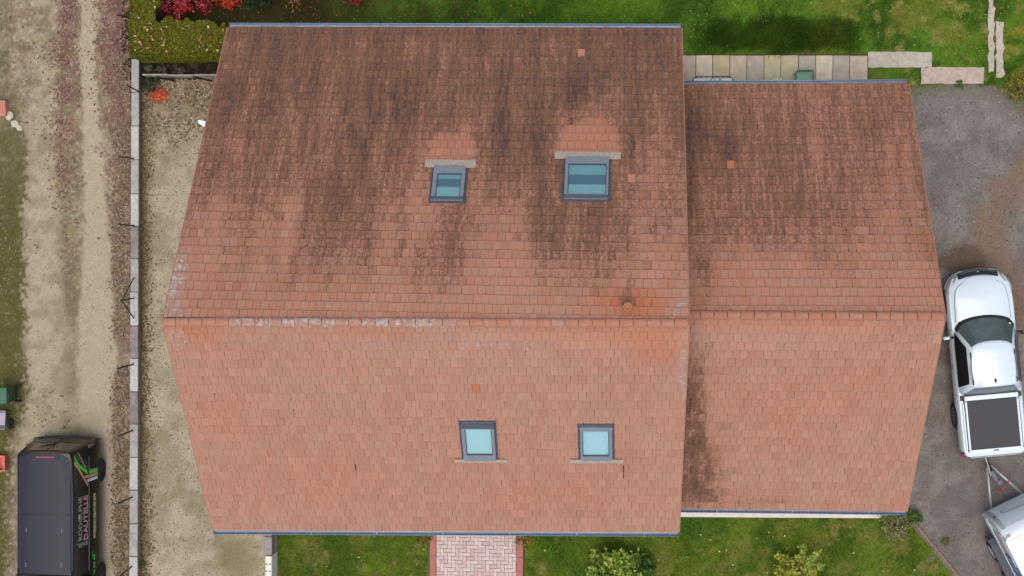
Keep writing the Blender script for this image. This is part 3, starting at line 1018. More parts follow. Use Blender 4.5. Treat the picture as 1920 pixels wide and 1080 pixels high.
def toneN(x, y, t):
    e_ = MN.len - y                                           # metres from the ridge
    d = .03 + .52 * (1 - math.exp(-max(0, e_ - .5) / 3.6)) + fN(x, y) + streaks(x, y, 301) * min(1, .35 + e_ / 3.) + random.gauss(0, .035)
    d += .10 * float(sst(5.5, 8.5, e_))  # lens vignette darkening towards the eave, added into the dirt value
    if 1.6 < e_ < 8.2 and random.random() < .06: d += .13
    if y < .30: d = max(d, .66)
    c = clean_below(x, y); d = d * (1 - .88 * c)
    l = fNl(x, y)
    return tone(max(.02, d), l + (.2 * random.random() if l > .1 else 0), fNf(x, y) + max(0, random.gauss(.22, .08)) + .22 * c)


fS = field(MS, [(1172, 885, 8, 14, .12)])
fSf = field(MS, [(350, 618, 60, 26, .9), (560, 612, 120, 10, .5), (1010, 622, 60, 12, .45), (1235, 650, 55, 35, .75), (1150, 628, 80, 16, .55), (700, 625, 60, 10, .5), (420, 780, 60, 60, .3), (600, 900, 150, 60, .22), (1040, 930, 160, 40, .2)])
fSl = field(MS, [(1281, 690, 8, 70, .5), (330, 632, 25, 14, .35), (620, 612, 270, 5, .34), (480, 640, 120, 22, .16), (800, 655, 120, 45, .19), (700, 650, 40, 18, .22), (1000, 680, 80, 40, .14), (960, 650, 120, 25, .16), (620, 720, 120, 40, .14), (330, 640, 20, 14, .3)])
ODDS = [MS.px(888, 722)]


def toneS(x, y, t):
    l = fSl(x, y)
    return tone(max(0, .03 + fS(x, y) + random.gauss(0, .025)), l + (random.gauss(0, .05) if l > .1 else 0), fSf(x, y) * .75 + max(0, random.gauss(-.02, .07)))


CRK = []
for u, v0, v1 in ((1169, 866, 898), (666, 876, 892)):
    (kx, ky1), (_, ky0) = MS.px(u, v0), MS.px(u, v1); CRK.append((kx, ky0, ky1))
roof_tiles(roof, [(MN, lay_tiles(MN, [h1, h2], toneN, (), ODD)), (MS, lay_tiles(MS, [h3, h4], toneS, CRK, ODDS, (0, 0, 1., .8)))])


def tone_ridge(x):
    a, b = at(400, 604, ZR).x, at(860, 604, ZR).x
    l = .52 + random.gauss(0, .06) if a < x < b else (.2 + random.gauss(0, .05))
    if at(430, 604, ZR).x > x: l = .2
    if at(640, 604, ZR).x < x < at(690, 604, ZR).x: l = .3
    return tone(.08, l, .42 + random.gauss(0, .12))


ridge(roof, RL + Vector((.02, 0, .015)), RR + Vector((-.02, 0, .015)), tone_ridge)


def verge(parent, s, e_, r_, sg, col):
    vb = MB()
    a, b = e_ + s.n * .03, r_ + s.n * .03
    dx = Vector((.024 * sg, 0, 0))
    f = [(0, 1, 5, 4), (4, 5, 6, 7), (3, 2, 1, 0), (7, 6, 2, 3), (0, 4, 7, 3), (1, 2, 6, 5)]
    vb.add([a, b, b - s.n * .13, a - s.n * .13, a + dx, b + dx, b + dx - s.n * .13, a + dx - s.n * .13], f)
    o = vb.build('verge', M_TILE, parent); o.color = col


for s, e_, r_, sg in ((MN, NL, RL, -1), (MN, NR, RR, 1), (MS, SL_, RL, -1), (MS, SR, RR, 1)): verge(roof, s, e_, r_, sg, (.12, .1, .25, .6))
dz = Vector((0, 0, -.015))
gutter(house, NL + Vector((.03, 0.05, 0)) + dz, NR + Vector((-.02, 0.05, 0)) + dz, 1)
gutter(house, SL_ + Vector((.0, -.055, 0)) + dz, SR + Vector((-.02, -.055, 0)) + dz, -1)
# vent
vx, vy = MN.px(1177, 573, .1)
vm = MB()
vm.lathe([(.10, -.12), (.10, .10), (.085, .16), (.115, .17), (.115, .215), (.08, .235), (.07, .19)], 18, Matrix.Translation(MN.M @ Vector((vx, vy, .06))))
vo = vm.build('roof_vent', M_TILE, house); vo.color = (.16, 0, .5, .3)

# ---------- lower building
ZA = 6.75
AL, AR = at(1291, 591, ZA), at(1772, 593, ZA)
ANL, ANR = at(1281, 160, 2.35), at(1703, 157, 2.35)
ASL, ASR = at(1277, 952, 2.7), at(1700, 957, 2.7)
for p in (AL, ANL, ASL): p.x = min(p.x, RR.x + .02)
AN, AS = Slope(AL, AR, ANL, ANR), Slope(AL, AR, ASL, ASR)
annex = thing('annex', 'lower building with a red clay tile roof joined to the house gable', 'annex')
walls(annex, ANL, ANR, ASL, ASR, AL, AR, .25)
roof2 = deck(annex, (AN, AS))
gAN = field(AN, [(1295, 250, 22, 120, .35), (1360, 260, 45, 55, .38), (1325, 520, 18, 60, .4), (1330, 430, 40, 60, .12), (1560, 380, 60, 50, .2), (1450, 440, 60, 40, .16), (1640, 240, 40, 40, .05),
                 (1560, 230, 120, 60, -.08), (1500, 540, 220, 35, -.15), (1660, 430, 60, 80, -.12)])
gANl = field(AN, [(1735, 575, 15, 8, .4)])
ODDA = [AN.px(1375, 303)]


def toneAN(x, y, t):
    e_ = AN.len - y
    d = .05 + .42 * (1 - math.exp(-max(0, e_ - .4) / 3.2)) + gAN(x, y) * .8 + streaks(x + 30, y, 331) * min(.8, .3 + e_ / 3.) + random.gauss(0, .035)
    return tone(max(.08, d), gANl(x, y), max(0, random.gauss(.28, .09)))


gAS = field(AS, [(1294, 740, 18, 90, .42), (1300, 850, 27, 70, .42), (1308, 920, 62, 42, .38), (1294, 800, 18, 80, .2), (1390, 932, 10, 9, .25), (1440, 947, 60, 7, .26), (1330, 900, 22, 50, .14), (1545, 947, 12, 8, .2), (1345, 715, 8, 6, .2)])
gASf = field(AS, [(1500, 612, 250, 10, .4), (1600, 720, 80, 60, .15), (1480, 780, 60, 60, .18)])
gASl = field(AS, [(1310, 640, 22, 25, .3), (1745, 640, 15, 20, .3), (1400, 630, 60, 14, .25)])


def toneAS(x, y, t):
    d = .03 + gAS(x, y) + random.gauss(0, .03)
    if d > .06: d += random.gauss(0, .03) + ((float(vn(x * 9, y * 1.2, 371)) - .5) * .6 + (float(vn(x * 14, y * 9, 373)) - .5) * .5) * min(1, d * 2.2)
    return tone(max(0, d), gASl(x, y) + max(0, random.gauss(0, .05)), gASf(x, y) + max(0, random.gauss(0, .07)))


roof_tiles(roof2, [(AN, lay_tiles(AN, [], toneAN, (), ODDA, (0, 0, .7, .5))), (AS, lay_tiles(AS, [], toneAS))])
ridge(roof2, AL + Vector((.0, 0, .015)), AR + Vector((-.02, 0, .015)), lambda x: tone(.14, .10 + max(0, random.gauss(0, .1)), .5 + random.gauss(0, .1)))
for s, e_, r_ in ((AN, ANR, AR), (AS, ASR, AR)): verge(roof2, s, e_, r_, 1, (.1, .1, .4, .6))
gutter(annex, ANL + Vector((.08, .035, 0)) + dz, ANR + Vector((-.02, .035, 0)) + dz, 1)
gutter(annex, ASL + Vector((.03, -.04, 0)) + dz, ASR + Vector((-.0, -.04, 0)) + dz, -1)

# pale footing strip along the annex front
a, b = at(1240, 968.5), at(1652, 971)
MB().prism([(a.x, a.y), (b.x, b.y), (b.x, b.y + 1.0), (a.x, a.y + 1.0)], -.02, .06).build('concrete_strip', M_CONCP, kind='structure')
# white fixture on the gable
p0, p1 = at(389, 238, 2.6), at(369, 229, 2.6)
wf = thing('wall_fixture', 'white wedge shaped fixture sticking out from the west gable', 'wall lamp', (p0.x + .12, p0.y, 2.6), math.atan2(p1.y - p0.y, p1.x - p0.x))
MB().prism([(0, -.10), (.38, -.045), (.42, 0), (.38, .06), (0, .10)], -.05, .05).build('fixture_body', mat('fixture_white', (.78, .8, .82), .4), wf)
MB().tube([(.04, 0, -.02), (-.55, 0, -.08)], .025, 8).build('bracket', M_POST, wf)
# ------------------------------------------------------------------ garden walls, fence posts
gw = thing('garden_wall', 'low concrete wall with weathered grey coping between track and yard', 'wall')
wz = .42
wl = lambda v: at(line_px(v)[0], v, wz).x


def line_px(v):
    return np.interp(v, [100, 1080, 1250], [246.5, 242, 241]), np.interp(v, [100, 1080, 1250], [260.5, 257.5, 256.5])


body = MB()
A0, A1 = at(254, 108, 0), at(250, 1240, 0)
xa = (at(247, 540, wz).x, at(259, 540, wz).x)
body.prism([(at(248.5, 108, wz).x + .02, at(248, 112, wz).y), (at(259, 108, wz).x - .01, at(248, 112, wz).y), (at(256, 1240, wz).x - .01, at(248, 1240, wz).y), (at(243.5, 1240, wz).x + .02, at(248, 1240, wz).y)], -.02, wz - .06)
body.build('wall_body', M_CONCD, gw)
ft = MB()
ft.prism([(at(258, 145, .12).x, at(258, 145, 0).y), (at(264.5, 145, .12).x, at(258, 145, 0).y), (at(261.5, 1240, .12).x, at(258, 1240, 0).y), (at(254, 1240, .12).x, at(258, 1240, 0).y)], -.02, .12)
ft.build('footing', M_CONCD, gw)
v = 110.0; i = 0
copm = [mat('coping_a', lin(160, 157, 151), .9, nscale=6, namt=.25, bump=.4), mat('coping_b', lin(182, 180, 174), .9, nscale=7, namt=.15, bump=.4), mat('coping_c', lin(134, 127, 121), .9, nscale=5, namt=.32, bump=.4)]
pat = [0, 0, 1, 0, 1, 2, 0, 1, 2, 1, 2, 0, 1, 0, 0, 1, 2, 0, 0, 0]
while v < 1240:
    v2 = v + 62 + random.uniform(-2, 2)
    u0, u1 = line_px((v + v2) / 2); c0, c1 = at(u0, v + .6, wz), at(u1, v2 - .6, wz)
    MB().box(((c0.x + c1.x) / 2 + random.gauss(0, .004), (c0.y + c1.y) / 2, wz - .03 + random.gauss(0, .004)), (abs(c1.x - c0.x), abs(c1.y - c0.y), .06), rz=random.gauss(0, .006), bev=.012).build('coping_stone', copm[pat[i % len(pat)]], gw)
    v = v2; i += 1
POSTS = [(252, 34, 'thin dark fence post beside the hedge top corner'), (259, 171, 'dark fence post at the wall end just below the hedge'), (250, 297, 'second dark fence post down from the hedge'),
         (251, 423, 'dark fence post on the wall where the pale coping stone ends'), (251, 559, 'dark corner post on the wall held by two struts'),
         (250, 683, 'dark fence post with a hooked top below the strutted post'), (249, 807, 'dark fence post on the wall level with the van rear'),
         (248, 932, 'dark fence post on the wall level with the van lettering'), (247, 1062, 'dark fence post on the wall at the bottom picture edge')]
for k, (u, vv, lb) in enumerate(POSTS):
    q = at(u, vv, wz if k else 0)
    t = thing('fence_post', lb, 'fence post', q, 0, 'steel posts standing along the low concrete wall')
    lean = Vector((random.gauss(0, .05), random.gauss(0, .07), 1.32))
    pb = MB(); pb.tube([(0, 0, -.05), lean * .5, lean], .024, 6); pb.build('post', M_POST, t)
    pc = MB(); pc.box(lean + Vector((0, 0, .01)), (.06, .06, .02)); pc.build('cap', M_POST, t)
    if k == 5: MB().tube([lean + Vector((0, .0, .02)), lean + Vector((0, .10, .05)), lean + Vector((0, -.14, .0))], .016, 6).build('hook', M_POST, t)
    if k == 4:
        for s_ in (-1, 1):
            e_ = at(251, 559 + 38 * s_, wz) - q
            MB().tube([lean * .95, e_], .02, 6).build('strut', M_POST, t)
# thin cross fence
cf = thing('panel_fence', 'thin pale concrete panel fence between hedge and yard', 'fence')
c0, c1 = at(266, 141, .55), at(412, 140, .55)
for i in range(3):
    a, b = c0.lerp(c1, i / 3), c0.lerp(c1, (i + 1) / 3)
    MB().box(((a.x + b.x) / 2, (a.y + b.y) / 2 + random.gauss(0, .008), .27), (b.x - a.x - .01, .045, .56), rz=random.gauss(0, .005), bev=.01).build('panel', M_CONC, cf)
for u, lb in ((329, 'dark post behind the thin panel fence, nearer the wall'), (398, 'dark post behind the thin panel fence, half under the verge')):
    q = at(u, 152, 0)
    t = thing('fence_post', lb, 'fence post', q, 0, 'posts behind the panel fence')
    MB().tube([(0, 0, -.05), (-.12, -.02, .9), (-.18, -.04, 1.35)], .026, 6).build('post', M_POST, t)
    MB().box((-.18, -.04, 1.36), (.06, .06, .02)).build('cap', M_POST, t)
bed = sheet('soil_bed', (262, 112, 412, 142), .016, .04, lambda X, Y: mixc(lin(44, 38, 26), lin(80, 70, 52), sst(.45, .7, fbm(X * 8, Y * 8, 401))), M_LAWN)

# gate wall bottom left with meter cupboard
gp = thing('gate_wall', 'low grey wall stub with stone cap beside the yard, under the gutter', 'wall')
q0, q1 = at(496, 990, .7), at(510, 1042, .7)
MB().box(((q0.x + q1.x) / 2, (q0.y + q1.y) / 2, .33), (q1.x - q0.x - .03, q0.y - q1.y, .70), bev=.01).build('wall_body', M_CONCD, gp)
for i in range(2):
    ya, yb = at(496, (990, 1006)[i], .7).y, at(496, (1005, 1041)[i], .7).y
    MB().box(((q0.x + q1.x) / 2, (ya + yb) / 2, .705), (q1.x - q0.x, ya - yb - .02, .06), bev=.012).build('coping_stone', mat('cap_grey', lin(150, 138, 134), .9, nscale=9, namt=.2, bump=.3), gp)
mx0, mx1 = at(497, 1043, .8), at(509, 1250, .8)
mc = thing('meter_cupboard', 'long white cupboard with small dark hinges beside the lawn corner', 'meter cupboard', (0, 0, 0))
MB().box(((mx0.x + mx1.x) / 2, (mx0.y + mx1.y) / 2, .39), (mx1.x - mx0.x, mx0.y - mx1.y, .80), bev=.02).build('cabinet', mat('cream_plastic', lin(222, 218, 200), .5, nscale=8, namt=.05), mc)
for vv in (1058, 1071):
    for uu in (500, 506):
        q = at(uu, vv, .8); MB().box((q.x, q.y, .796), (.05, .03, .02)).build('hinge', M_POST, mc)
lg0, lg1 = at(511, 995, .25), at(515.5, 1250, .25)
MB().box(((lg0.x + lg1.x) / 2, (lg0.y + lg1.y) / 2, .12), (lg1.x - lg0.x, lg0.y - lg1.y, .26), bev=.01).build('lawn_kerb', M_CONC, None, label='narrow concrete kerb beside the cupboard at the lawn corner', cat='kerb')

# ------------------------------------------------------------------ paths
slabm = [mat('slab_%s' % n_, lin(*c), .9, nscale=5, namt=.16, bump=.3) for n_, c in (('beige', (182, 166, 142)), ('grey', (170, 156, 138)), ('light', (196, 182, 156)), ('green', (178, 166, 132)))]
terr = MB(); a, b = at(1262, 103), at(1628, 170)
terr.prism([(a.x, a.y), (b.x, a.y), (b.x, b.y), (a.x, b.y)], -.02, .020)
terr = terr.build('terrace_path', mat('joint_sand', (.06, .05, .03), .95, nscale=20, namt=.4), kind='structure')
US = [1273, 1304.6, 1336, 1368, 1400, 1432.5, 1464, 1497, 1529, 1561.5, 1593, 1627]
for i in range(11):
    a, b = at(US[i] + .7, 104 + random.uniform(-.6, .6), .05), at(US[i + 1] - .7, 168, .05)
    MB().box(((a.x + b.x) / 2, (a.y + b.y) / 2, .035 + random.gauss(0, .004)), (b.x - a.x, a.y - b.y, .05), rz=random.gauss(0, .004), bev=.01).build('slab', slabm[[0, 2, 3, 0, 1, 3, 3, 1, 2, 1, 0][i]], terr)


def rough_poly(us, vs, z, jit, step=.12):
    """irregular outline following survey rectangle"""
    P = [(us[0], vs[0]), (us[1], vs[0]), (us[1], vs[1]), (us[0], vs[1])]
    out = []
    for i in range(4):
        a, b = at(*P[i], z), at(*P[(i + 1) % 4], z); n_ = max(2, int((b - a).length / step))
        for j in range(n_):
            q = a.lerp(b, j / n_); out.append((q.x + random.gauss(0, jit), q.y + random.gauss(0, jit)))
    return out


for nm, us, vs, lb in (('concrete_slab', (1628, 1747), (97, 126.5), 'long pale concrete slab with a broken end in the grass'), ('concrete_slab', (1727, 1844), (126, 157), 'pinkish concrete slab between lawn and gravel'),
                       ('broken_kerb', (1853, 1864), (-120, 134), 'thin line of crumbling pale concrete kerb in the lawn'), ('broken_kerb', (1868, 1882), (38, 147), 'wider strip of broken grey concrete beside the thin kerb')):
    MB().prism(rough_poly(us, vs, .05, .007 if nm == 'concrete_slab' else .022), -.02, .055).build(nm, mat(nm + '_m', lin(176, 165, 146) if us[0] != 1727 else lin(176, 158, 140), .92, nscale=9, namt=.22, bump=.5), None, label=lb, cat='concrete slab' if nm == 'concrete_slab' else 'kerb')

# block path
PA, PB = at(818.5, 985), at(968, 1200)
pth = MB(); pth.prism([(PA.x - .01, PA.y), (PB.x + .01, PA.y), (PB.x + .01, PB.y), (PA.x - .01, PB.y)], -.02, .012)
pth = pth.build('block_path', mat('joint_dark', (.2, .15, .13), .95, nscale=30, namt=.3), kind='structure')
pm = [mat('paver_%s' % n_, lin(*c), .88, nscale=18, namt=.12, bump=.25) for n_, c in (('pink', (198, 174, 164)), ('pale', (204, 186, 176)), ('rose', (190, 164, 154)), ('grey', (194, 178, 172)))]
PW = .113


def paver_mesh(x0, x1, y0, y1, m):
    mb = MB(); g = .0025; b = .005
    x0 += g; x1 -= g; y0 += g; y1 -= g
    if x1 - x0 > y1 - y0:
        mxx = (x0 + x1) / 2; z = .007
        o = [(x0, y0), (mxx - .02, y0), (mxx, y0 + z), (x1, y0), (x1, y1), (mxx + .02, y1), (mxx, y1 - z), (x0, y1)]
    else:
        my = (y0 + y1) / 2; z = .007
        o = [(x0, y0), (x1, y0), (x1, my - .02), (x1 - z, my), (x1, y1), (x0, y1), (x0, my + .02), (x0 + z, my)]
    cx, cy = (x0 + x1) / 2, (y0 + y1) / 2
    k = len(o); t = [(cx + (a - cx) * (1 - 2 * b / (x1 - x0)), cy + (c - cy) * (1 - 2 * b / (y1 - y0))) for a, c in o]
    mb.add([(a - cx, c - cy, 0) for a, c in o] + [(a - cx, c - cy, .030) for a, c in o] + [(a - cx, c - cy, .036) for a, c in t],
           [tuple(range(2 * k, 3 * k))] + [(r + i, r + (i + 1) % k, r + k + (i + 1) % k, r + k + i) for r in (0, k) for i in range(k)])
    return mb.mesh('paver', m), cx, cy


cache = {}


def put_paver(x0, x1, y0, y1):
    x0, x1 = max(x0, PA.x), min(x1, PB.x); y0, y1 = max(y0, PB.y), min(y1, PA.y)
    if x1 - x0 < .03 or y1 - y0 < .03: return
    mi = random.choice((0, 0, 1, 1, 2, 3)); key = (round(x1 - x0, 3), round(y1 - y0, 3), mi)
    if key not in cache: cache[key] = paver_mesh(-(x1 - x0) / 2, (x1 - x0) / 2, -(y1 - y0) / 2, (y1 - y0) / 2, pm[mi])[0]
    o = obj('paver', cache[key], pth)
    o.location = ((x0 + x1) / 2, (y0 + y1) / 2, .008 + random.gauss(0, .0015)); o.rotation_euler = (random.gauss(0, .006), random.gauss(0, .006), random.gauss(0, .008))


npv = 0
PB_ = PB.copy(); PB.y = at(900, 1150).y
for j in range(-40, 40):
    for i in range(-40, 40):
        # 90 degree herringbone, cell (i,j)
        k = (i - j) % 4
        X0, Y0 = PA.x + i * PW, PA.y - (j + 1) * PW
        if X0 > PB.x + .3 or X0 < PA.x - .4 or Y0 < PB.y - .3 or Y0 > PA.y + .3: continue
        if k == 0: put_paver(X0, X0 + 2 * PW, Y0, Y0 + PW)
        elif k == 3: put_paver(X0, X0 + PW, Y0 - PW, Y0 + PW)
for u0, u1, lb in ((806, 817.5, 'dusty red concrete edging on the shrub free side of the block path'), (969, 981, 'dusty red concrete edging of the block path nearer the round green bush')):
    kb = thing('path_edging', lb, 'edging', group='red edgings of the block path')
    a = at(u0, 1000, .08); b = at(u1, 1000, .08); ytop = at(900, 990).y; n_ = 4
    ybot = at(900, 1200).y
    for i in range(n_):
        ya, yb = ytop + (ybot - ytop) * i / n_, ytop + (ybot - ytop) * (i + 1) / n_
        MB().box(((a.x + b.x) / 2, (ya + yb) / 2, .03), (b.x - a.x, ya - yb - .006, .11), bev=.01).build('edging_block', mat('red_edging', lin(170, 108, 96), .9, nscale=8, namt=.15, bump=.2), kb)
# diagonal drive edging
e0, e1 = at(1712, 978, .06), at(1900, 1205, .06)
ek = thing('lawn_edging', 'weathered brown edging board running diagonally between lawn and gravel', 'edging')
for i in range(4):
    a, b = e0.lerp(e1, i / 4), e0.lerp(e1, (i + 1) / 4)
    d = b - a
    MB().box(((a.x + b.x) / 2, (a.y + b.y) / 2, .03), (d.length - .015, .07, .10), rz=math.atan2(d.y, d.x) + random.gauss(0, .008), bev=.008).build('board', mat('edge_board', lin(132, 108, 88), .9, nscale=12, namt=.3, bump=.3), ek)


# ------------------------------------------------------------------ plants
def leaves(P, N, size, cols, name, parent=None, aspect=.5, kind='stuff', label=None, cat=None, curl=.25):
    """leaf quads at P (n,3) facing roughly N (n,3)"""
    n = len(P); P = np.asarray(P); N = np.asarray(N) + RNG.normal(0, .45, (n, 3))
    N /= np.linalg.norm(N, axis=1, keepdims=True) + 1e-9
    R_ = RNG.normal(0, 1, (n, 3)); A = np.cross(N, R_); A /= np.linalg.norm(A, axis=1, keepdims=True) + 1e-9
    B = np.cross(N, A); s = RNG.uniform(.6, 1.3, (n, 1)) * size
    V = np.stack([P - A * s, P - B * s * aspect + N * s * .06, P + A * s - N * s * curl, P + B * s * aspect + N * s * .06], 1).reshape(-1, 3)
    cols = np.array(cols); C = cols[RNG.integers(0, len(cols), n)] * RNG.uniform(.65, 1.35, (n, 1))
    me = np_mesh(name, V, np.arange(4 * n).reshape(n, 4), M_LEAF, np.repeat(C, 4, 0))
    return obj(name, me, parent, kind=kind, label=label, cat=cat)


# hedge (L shaped, clipped)
hg = thing('hedge', 'clipped yellow green hedge with fallen leaves on top, beside the track', 'hedge')
HZ = 1.65
hx0, hx1 = at(242, 60, HZ).x, at(420, 100, HZ).x
hy0, hy1, hy2 = at(300, 105, HZ).y, at(300, 46, HZ).y, at(300, -140, HZ).y
hxm = at(296, 20, HZ).x
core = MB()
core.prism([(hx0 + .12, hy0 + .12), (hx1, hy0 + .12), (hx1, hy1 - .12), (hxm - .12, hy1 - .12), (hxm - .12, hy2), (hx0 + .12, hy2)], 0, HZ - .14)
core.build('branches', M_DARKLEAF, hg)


def inL(X, Y): return (X > hx0) & (X < hx1) & (Y > hy0) & (Y < hy2) & ((Y < hy1 + (fbm(X * 1.6, Y * 0 + 3, 511) - .4) * .7) | (X < hxm + (fbm(Y * 1.6, X * 0 + 5, 512) - .4) * .6))


n = 60000
X = RNG.uniform(hx0, hx1, n); Y = RNG.uniform(hy0, hy2, n); k = inL(X, Y); X, Y = X[k], Y[k]
Z = HZ + (fbm(X * 2.5, Y * 2.5, 501) - .6) * .16 - np.abs(RNG.normal(0, .05, len(X)))
N = np.tile([0, 0, 1.], (len(X), 1))
# side faces
m_ = 16000; sx = RNG.uniform(hx0, hx1, m_); sz = RNG.uniform(.05, HZ, m_)
SP = np.stack([sx, hy0 + (fbm(sx * 2, sz * 2, 502) - .5) * .12 + np.abs(RNG.normal(0, .05, m_)), sz], -1); SN = np.tile([0, -1., .5], (m_, 1))
m2 = 9000; sy = RNG.uniform(hy0, hy2, m2); sz = RNG.uniform(.05, HZ, m2)
WP = np.stack([hx0 + (fbm(sy * 2, sz * 2, 503) - .5) * .12 + np.abs(RNG.normal(0, .05, m2)), sy, sz], -1); WN = np.tile([-1., 0, .5], (m2, 1))
P = np.concatenate([np.stack([X, Y, Z], -1), SP, WP]); N = np.concatenate([N, SN, WN])
leaves(P, N, .030, [lin(88, 102, 14), lin(106, 112, 18), lin(124, 122, 22), lin(66, 84, 12), lin(98, 92, 16), lin(138, 128, 28)], 'foliage', hg, .55)
n = 460
X = RNG.uniform(hx0 + .1, hx1, n); Y = RNG.uniform(hy0 + .1, hy2, n); k = inL(X, Y) & (RNG.random(n) < (.35 + .65 * sst(.4, .6, fbm(X * 1.4, Y * 1.4, 504)))); X, Y = X[k], Y[k]
leaves(np.stack([X, Y, np.full(len(X), HZ + .03)], -1), np.tile([0, 0, 1.], (len(X), 1)), .05, [lin(196, 160, 106), lin(176, 130, 84), lin(208, 186, 140), lin(170, 96, 60)], 'fallen_leaf', hg, .6)


def shrub(name, label, cat, c, r, h, cols, nl, size, branchm=M_BARK, nb=14, droop=.0, tips=None, aspect=.45, group=None, seed=1, flat=.6):
    """stems from the root fan out; leaves cluster along and around the outer stems"""
    rs = random.Random(seed)
    t = thing(name, label, cat, c, 0, group)
    br = MB(); ends = []
    for i in range(nb):
        a = 2 * math.pi * (i + rs.random() * .7) / nb; rr = r * rs.uniform(.35, 1.0); zz = h * rs.uniform(.65, 1.0) * (1 - flat * (rr / r) ** 2 * .5)
        pts = [(0, 0, 0), (math.cos(a) * rr * .3, math.sin(a) * rr * .3, zz * .55), (math.cos(a) * rr * .7, math.sin(a) * rr * .7, zz * .9), (math.cos(a) * rr, math.sin(a) * rr, zz - droop * rr)]
        br.tube(pts, [.028, .02, .012, .005], 5)
        ends.append((Vector(pts[2]), Vector(pts[3])))
        for _ in range(4):
            f = rs.uniform(.2, 1); q = Vector(pts[1]).lerp(Vector(pts[3]), f)
            e_ = q + Vector((rs.gauss(0, .18) * r, rs.gauss(0, .18) * r, rs.uniform(.02, .16) * h - droop * .1))
            br.tube([q, e_], [.010, .004], 4); ends.append((q, e_))
    br.build('branches', branchm, t)
    k = np.array([[*(a.lerp(b, rs.random() ** .6))] for a, b in (rs.choice(ends) for _ in range(nl))])
    k = k + RNG.normal(0, 1, (nl, 3)) * np.array([.07, .07, .05]) * min(1.4, r * 1.4)
    k[:, 2] = np.maximum(k[:, 2], .02)
    N = np.stack([k[:, 0] / r * .7, k[:, 1] / r * .7, np.full(nl, .9)], -1)
    leaves(k, N, size, cols, 'leaves', t, aspect)
    return t


REDS = [lin(176, 38, 52), lin(150, 24, 44), lin(196, 52, 66), lin(124, 20, 36), lin(206, 70, 60)]
shrub('red_shrub', 'crimson autumn shrub with bare grey twigs inside the hedge corner', 'shrub', at(350, -6, 0), 1.1, 1.6, REDS, 1700, .05, mat('pale_twig', lin(150, 124, 118), .9), 22, seed=3)
shrub('red_shrub', 'orange red drooping shrub behind the hedge end', 'shrub', at(432, -16, 0), .62, 1.3, [lin(206, 66, 40), lin(186, 50, 44), lin(220, 96, 60)], 1300, .055, nb=14, droop=.35, seed=4, aspect=.28)
shrub('yellow_shrub', 'fading pink and yellow shrub at the top picture edge', 'shrub', at(572, -22, 0), .72, 1.2, [lin(196, 150, 92), lin(178, 96, 70), lin(160, 150, 70), lin(190, 70, 66)], 1000, .06, nb=14, droop=.35, seed=5, aspect=.25)
shrub('red_shrub', 'small scarlet shrub alone above the dark bed', 'shrub', at(672, -16, 0), .45, 1.0, [lin(190, 30, 40), lin(160, 24, 36), lin(206, 60, 56)], 700, .05, nb=10, droop=.2, seed=6)
shrub('dark_shrub', 'dark green shrub between the orange and pink shrubs', 'shrub', at(492, -12, 0), .55, 1.0, [lin(34, 58, 22), lin(24, 44, 18), lin(52, 78, 30)], 1500, .05, nb=12, seed=7)
GB = [lin(126, 150, 50), lin(98, 128, 40), lin(156, 172, 72), lin(72, 104, 30), lin(174, 186, 92)]
shrub('round_bush', 'round leafy bush with light green tips on the lawn by the house', 'bush', at(1150, 1062, 0), .72, 1.2, GB, 2600, .062, nb=22, seed=8, aspect=.6)
shrub('round_bush', 'smaller darker bush touching the round green bush', 'bush', at(1203, 1058, 0), .42, .8, [lin(70, 104, 32), lin(92, 124, 48), lin(50, 80, 24)], 1000, .055, nb=12, seed=9, aspect=.6)
yb = shrub('yellow_bush', 'yellow green bush with upright shoots on the lawn by the annex', 'bush', at(1490, 1068, 0), .66, 1.0, [lin(152, 158, 44), lin(176, 172, 40), lin(130, 146, 52), lin(120, 140, 60), lin(190, 186, 70)], 2000, .055, nb=18, seed=10, aspect=.6)
for dx_, dy_, hh in ((.10, .92, 1.15), (.55, .80, 1.2), (.32, .45, 1.1), (.65, .3, 1.0)):
    pts = [(0, 0, .2), (dx_ * .5, dy_ * .5, hh * .8), (dx_, dy_, hh)]
    MB().tube(pts, [.014, .01, .004], 5).build('shoot', M_BARK, yb)
    q = np.array([Vector(pts[1]).lerp(Vector(pts[2]), f) for f in RNG.random(110)]) + RNG.normal(0, .045, (110, 3))
    leaves(q, np.tile([0, 0, 1.], (110, 1)), .05, [lin(150, 164, 66), lin(122, 146, 56), lin(170, 176, 80)], 'leaves', yb, .6)
shrub('low_plant', 'low yellow green plant at the path corner, lawn side', 'plant', at(795, 1004, 0), .3, .3, [lin(118, 118, 34), lin(90, 104, 30), lin(140, 130, 40)], 500, .035, nb=10, seed=11)
shrub('low_plant', 'low golden plant against the path edging under the gutter', 'plant', at(985, 1002, 0), .34, .3, [lin(140, 122, 36), lin(112, 104, 30), lin(160, 140, 50)], 600, .035, nb=10, seed=12)
shrub('corner_weeds', 'pale straggly weeds at the annex corner by the gravel', 'plant', at(1676, 982, 0), .55, .5, [lin(134, 136, 86), lin(116, 128, 64), lin(152, 152, 112), lin(138, 130, 66)], 900, .04, nb=16, seed=13)
shrub('corner_weeds', 'bright green weed clump at the annex gutter end', 'plant', at(1708, 966, 0), .28, .45, [lin(74, 110, 36), lin(60, 94, 30), lin(92, 124, 50)], 500, .04, nb=10, seed=14)
shrub('weed', 'small green weed growing where slab meets gravel', 'plant', at(1799, 160, 0), .14, .15, [lin(72, 112, 30), lin(88, 126, 40)], 160, .03, nb=6, seed=15)
shrub('weed', 'olive weed lone in the grey gravel near the edging', 'plant', at(1772, 1013, 0), .15, .1, [lin(96, 104, 44), lin(110, 112, 54)], 160, .03, nb=6, seed=16)
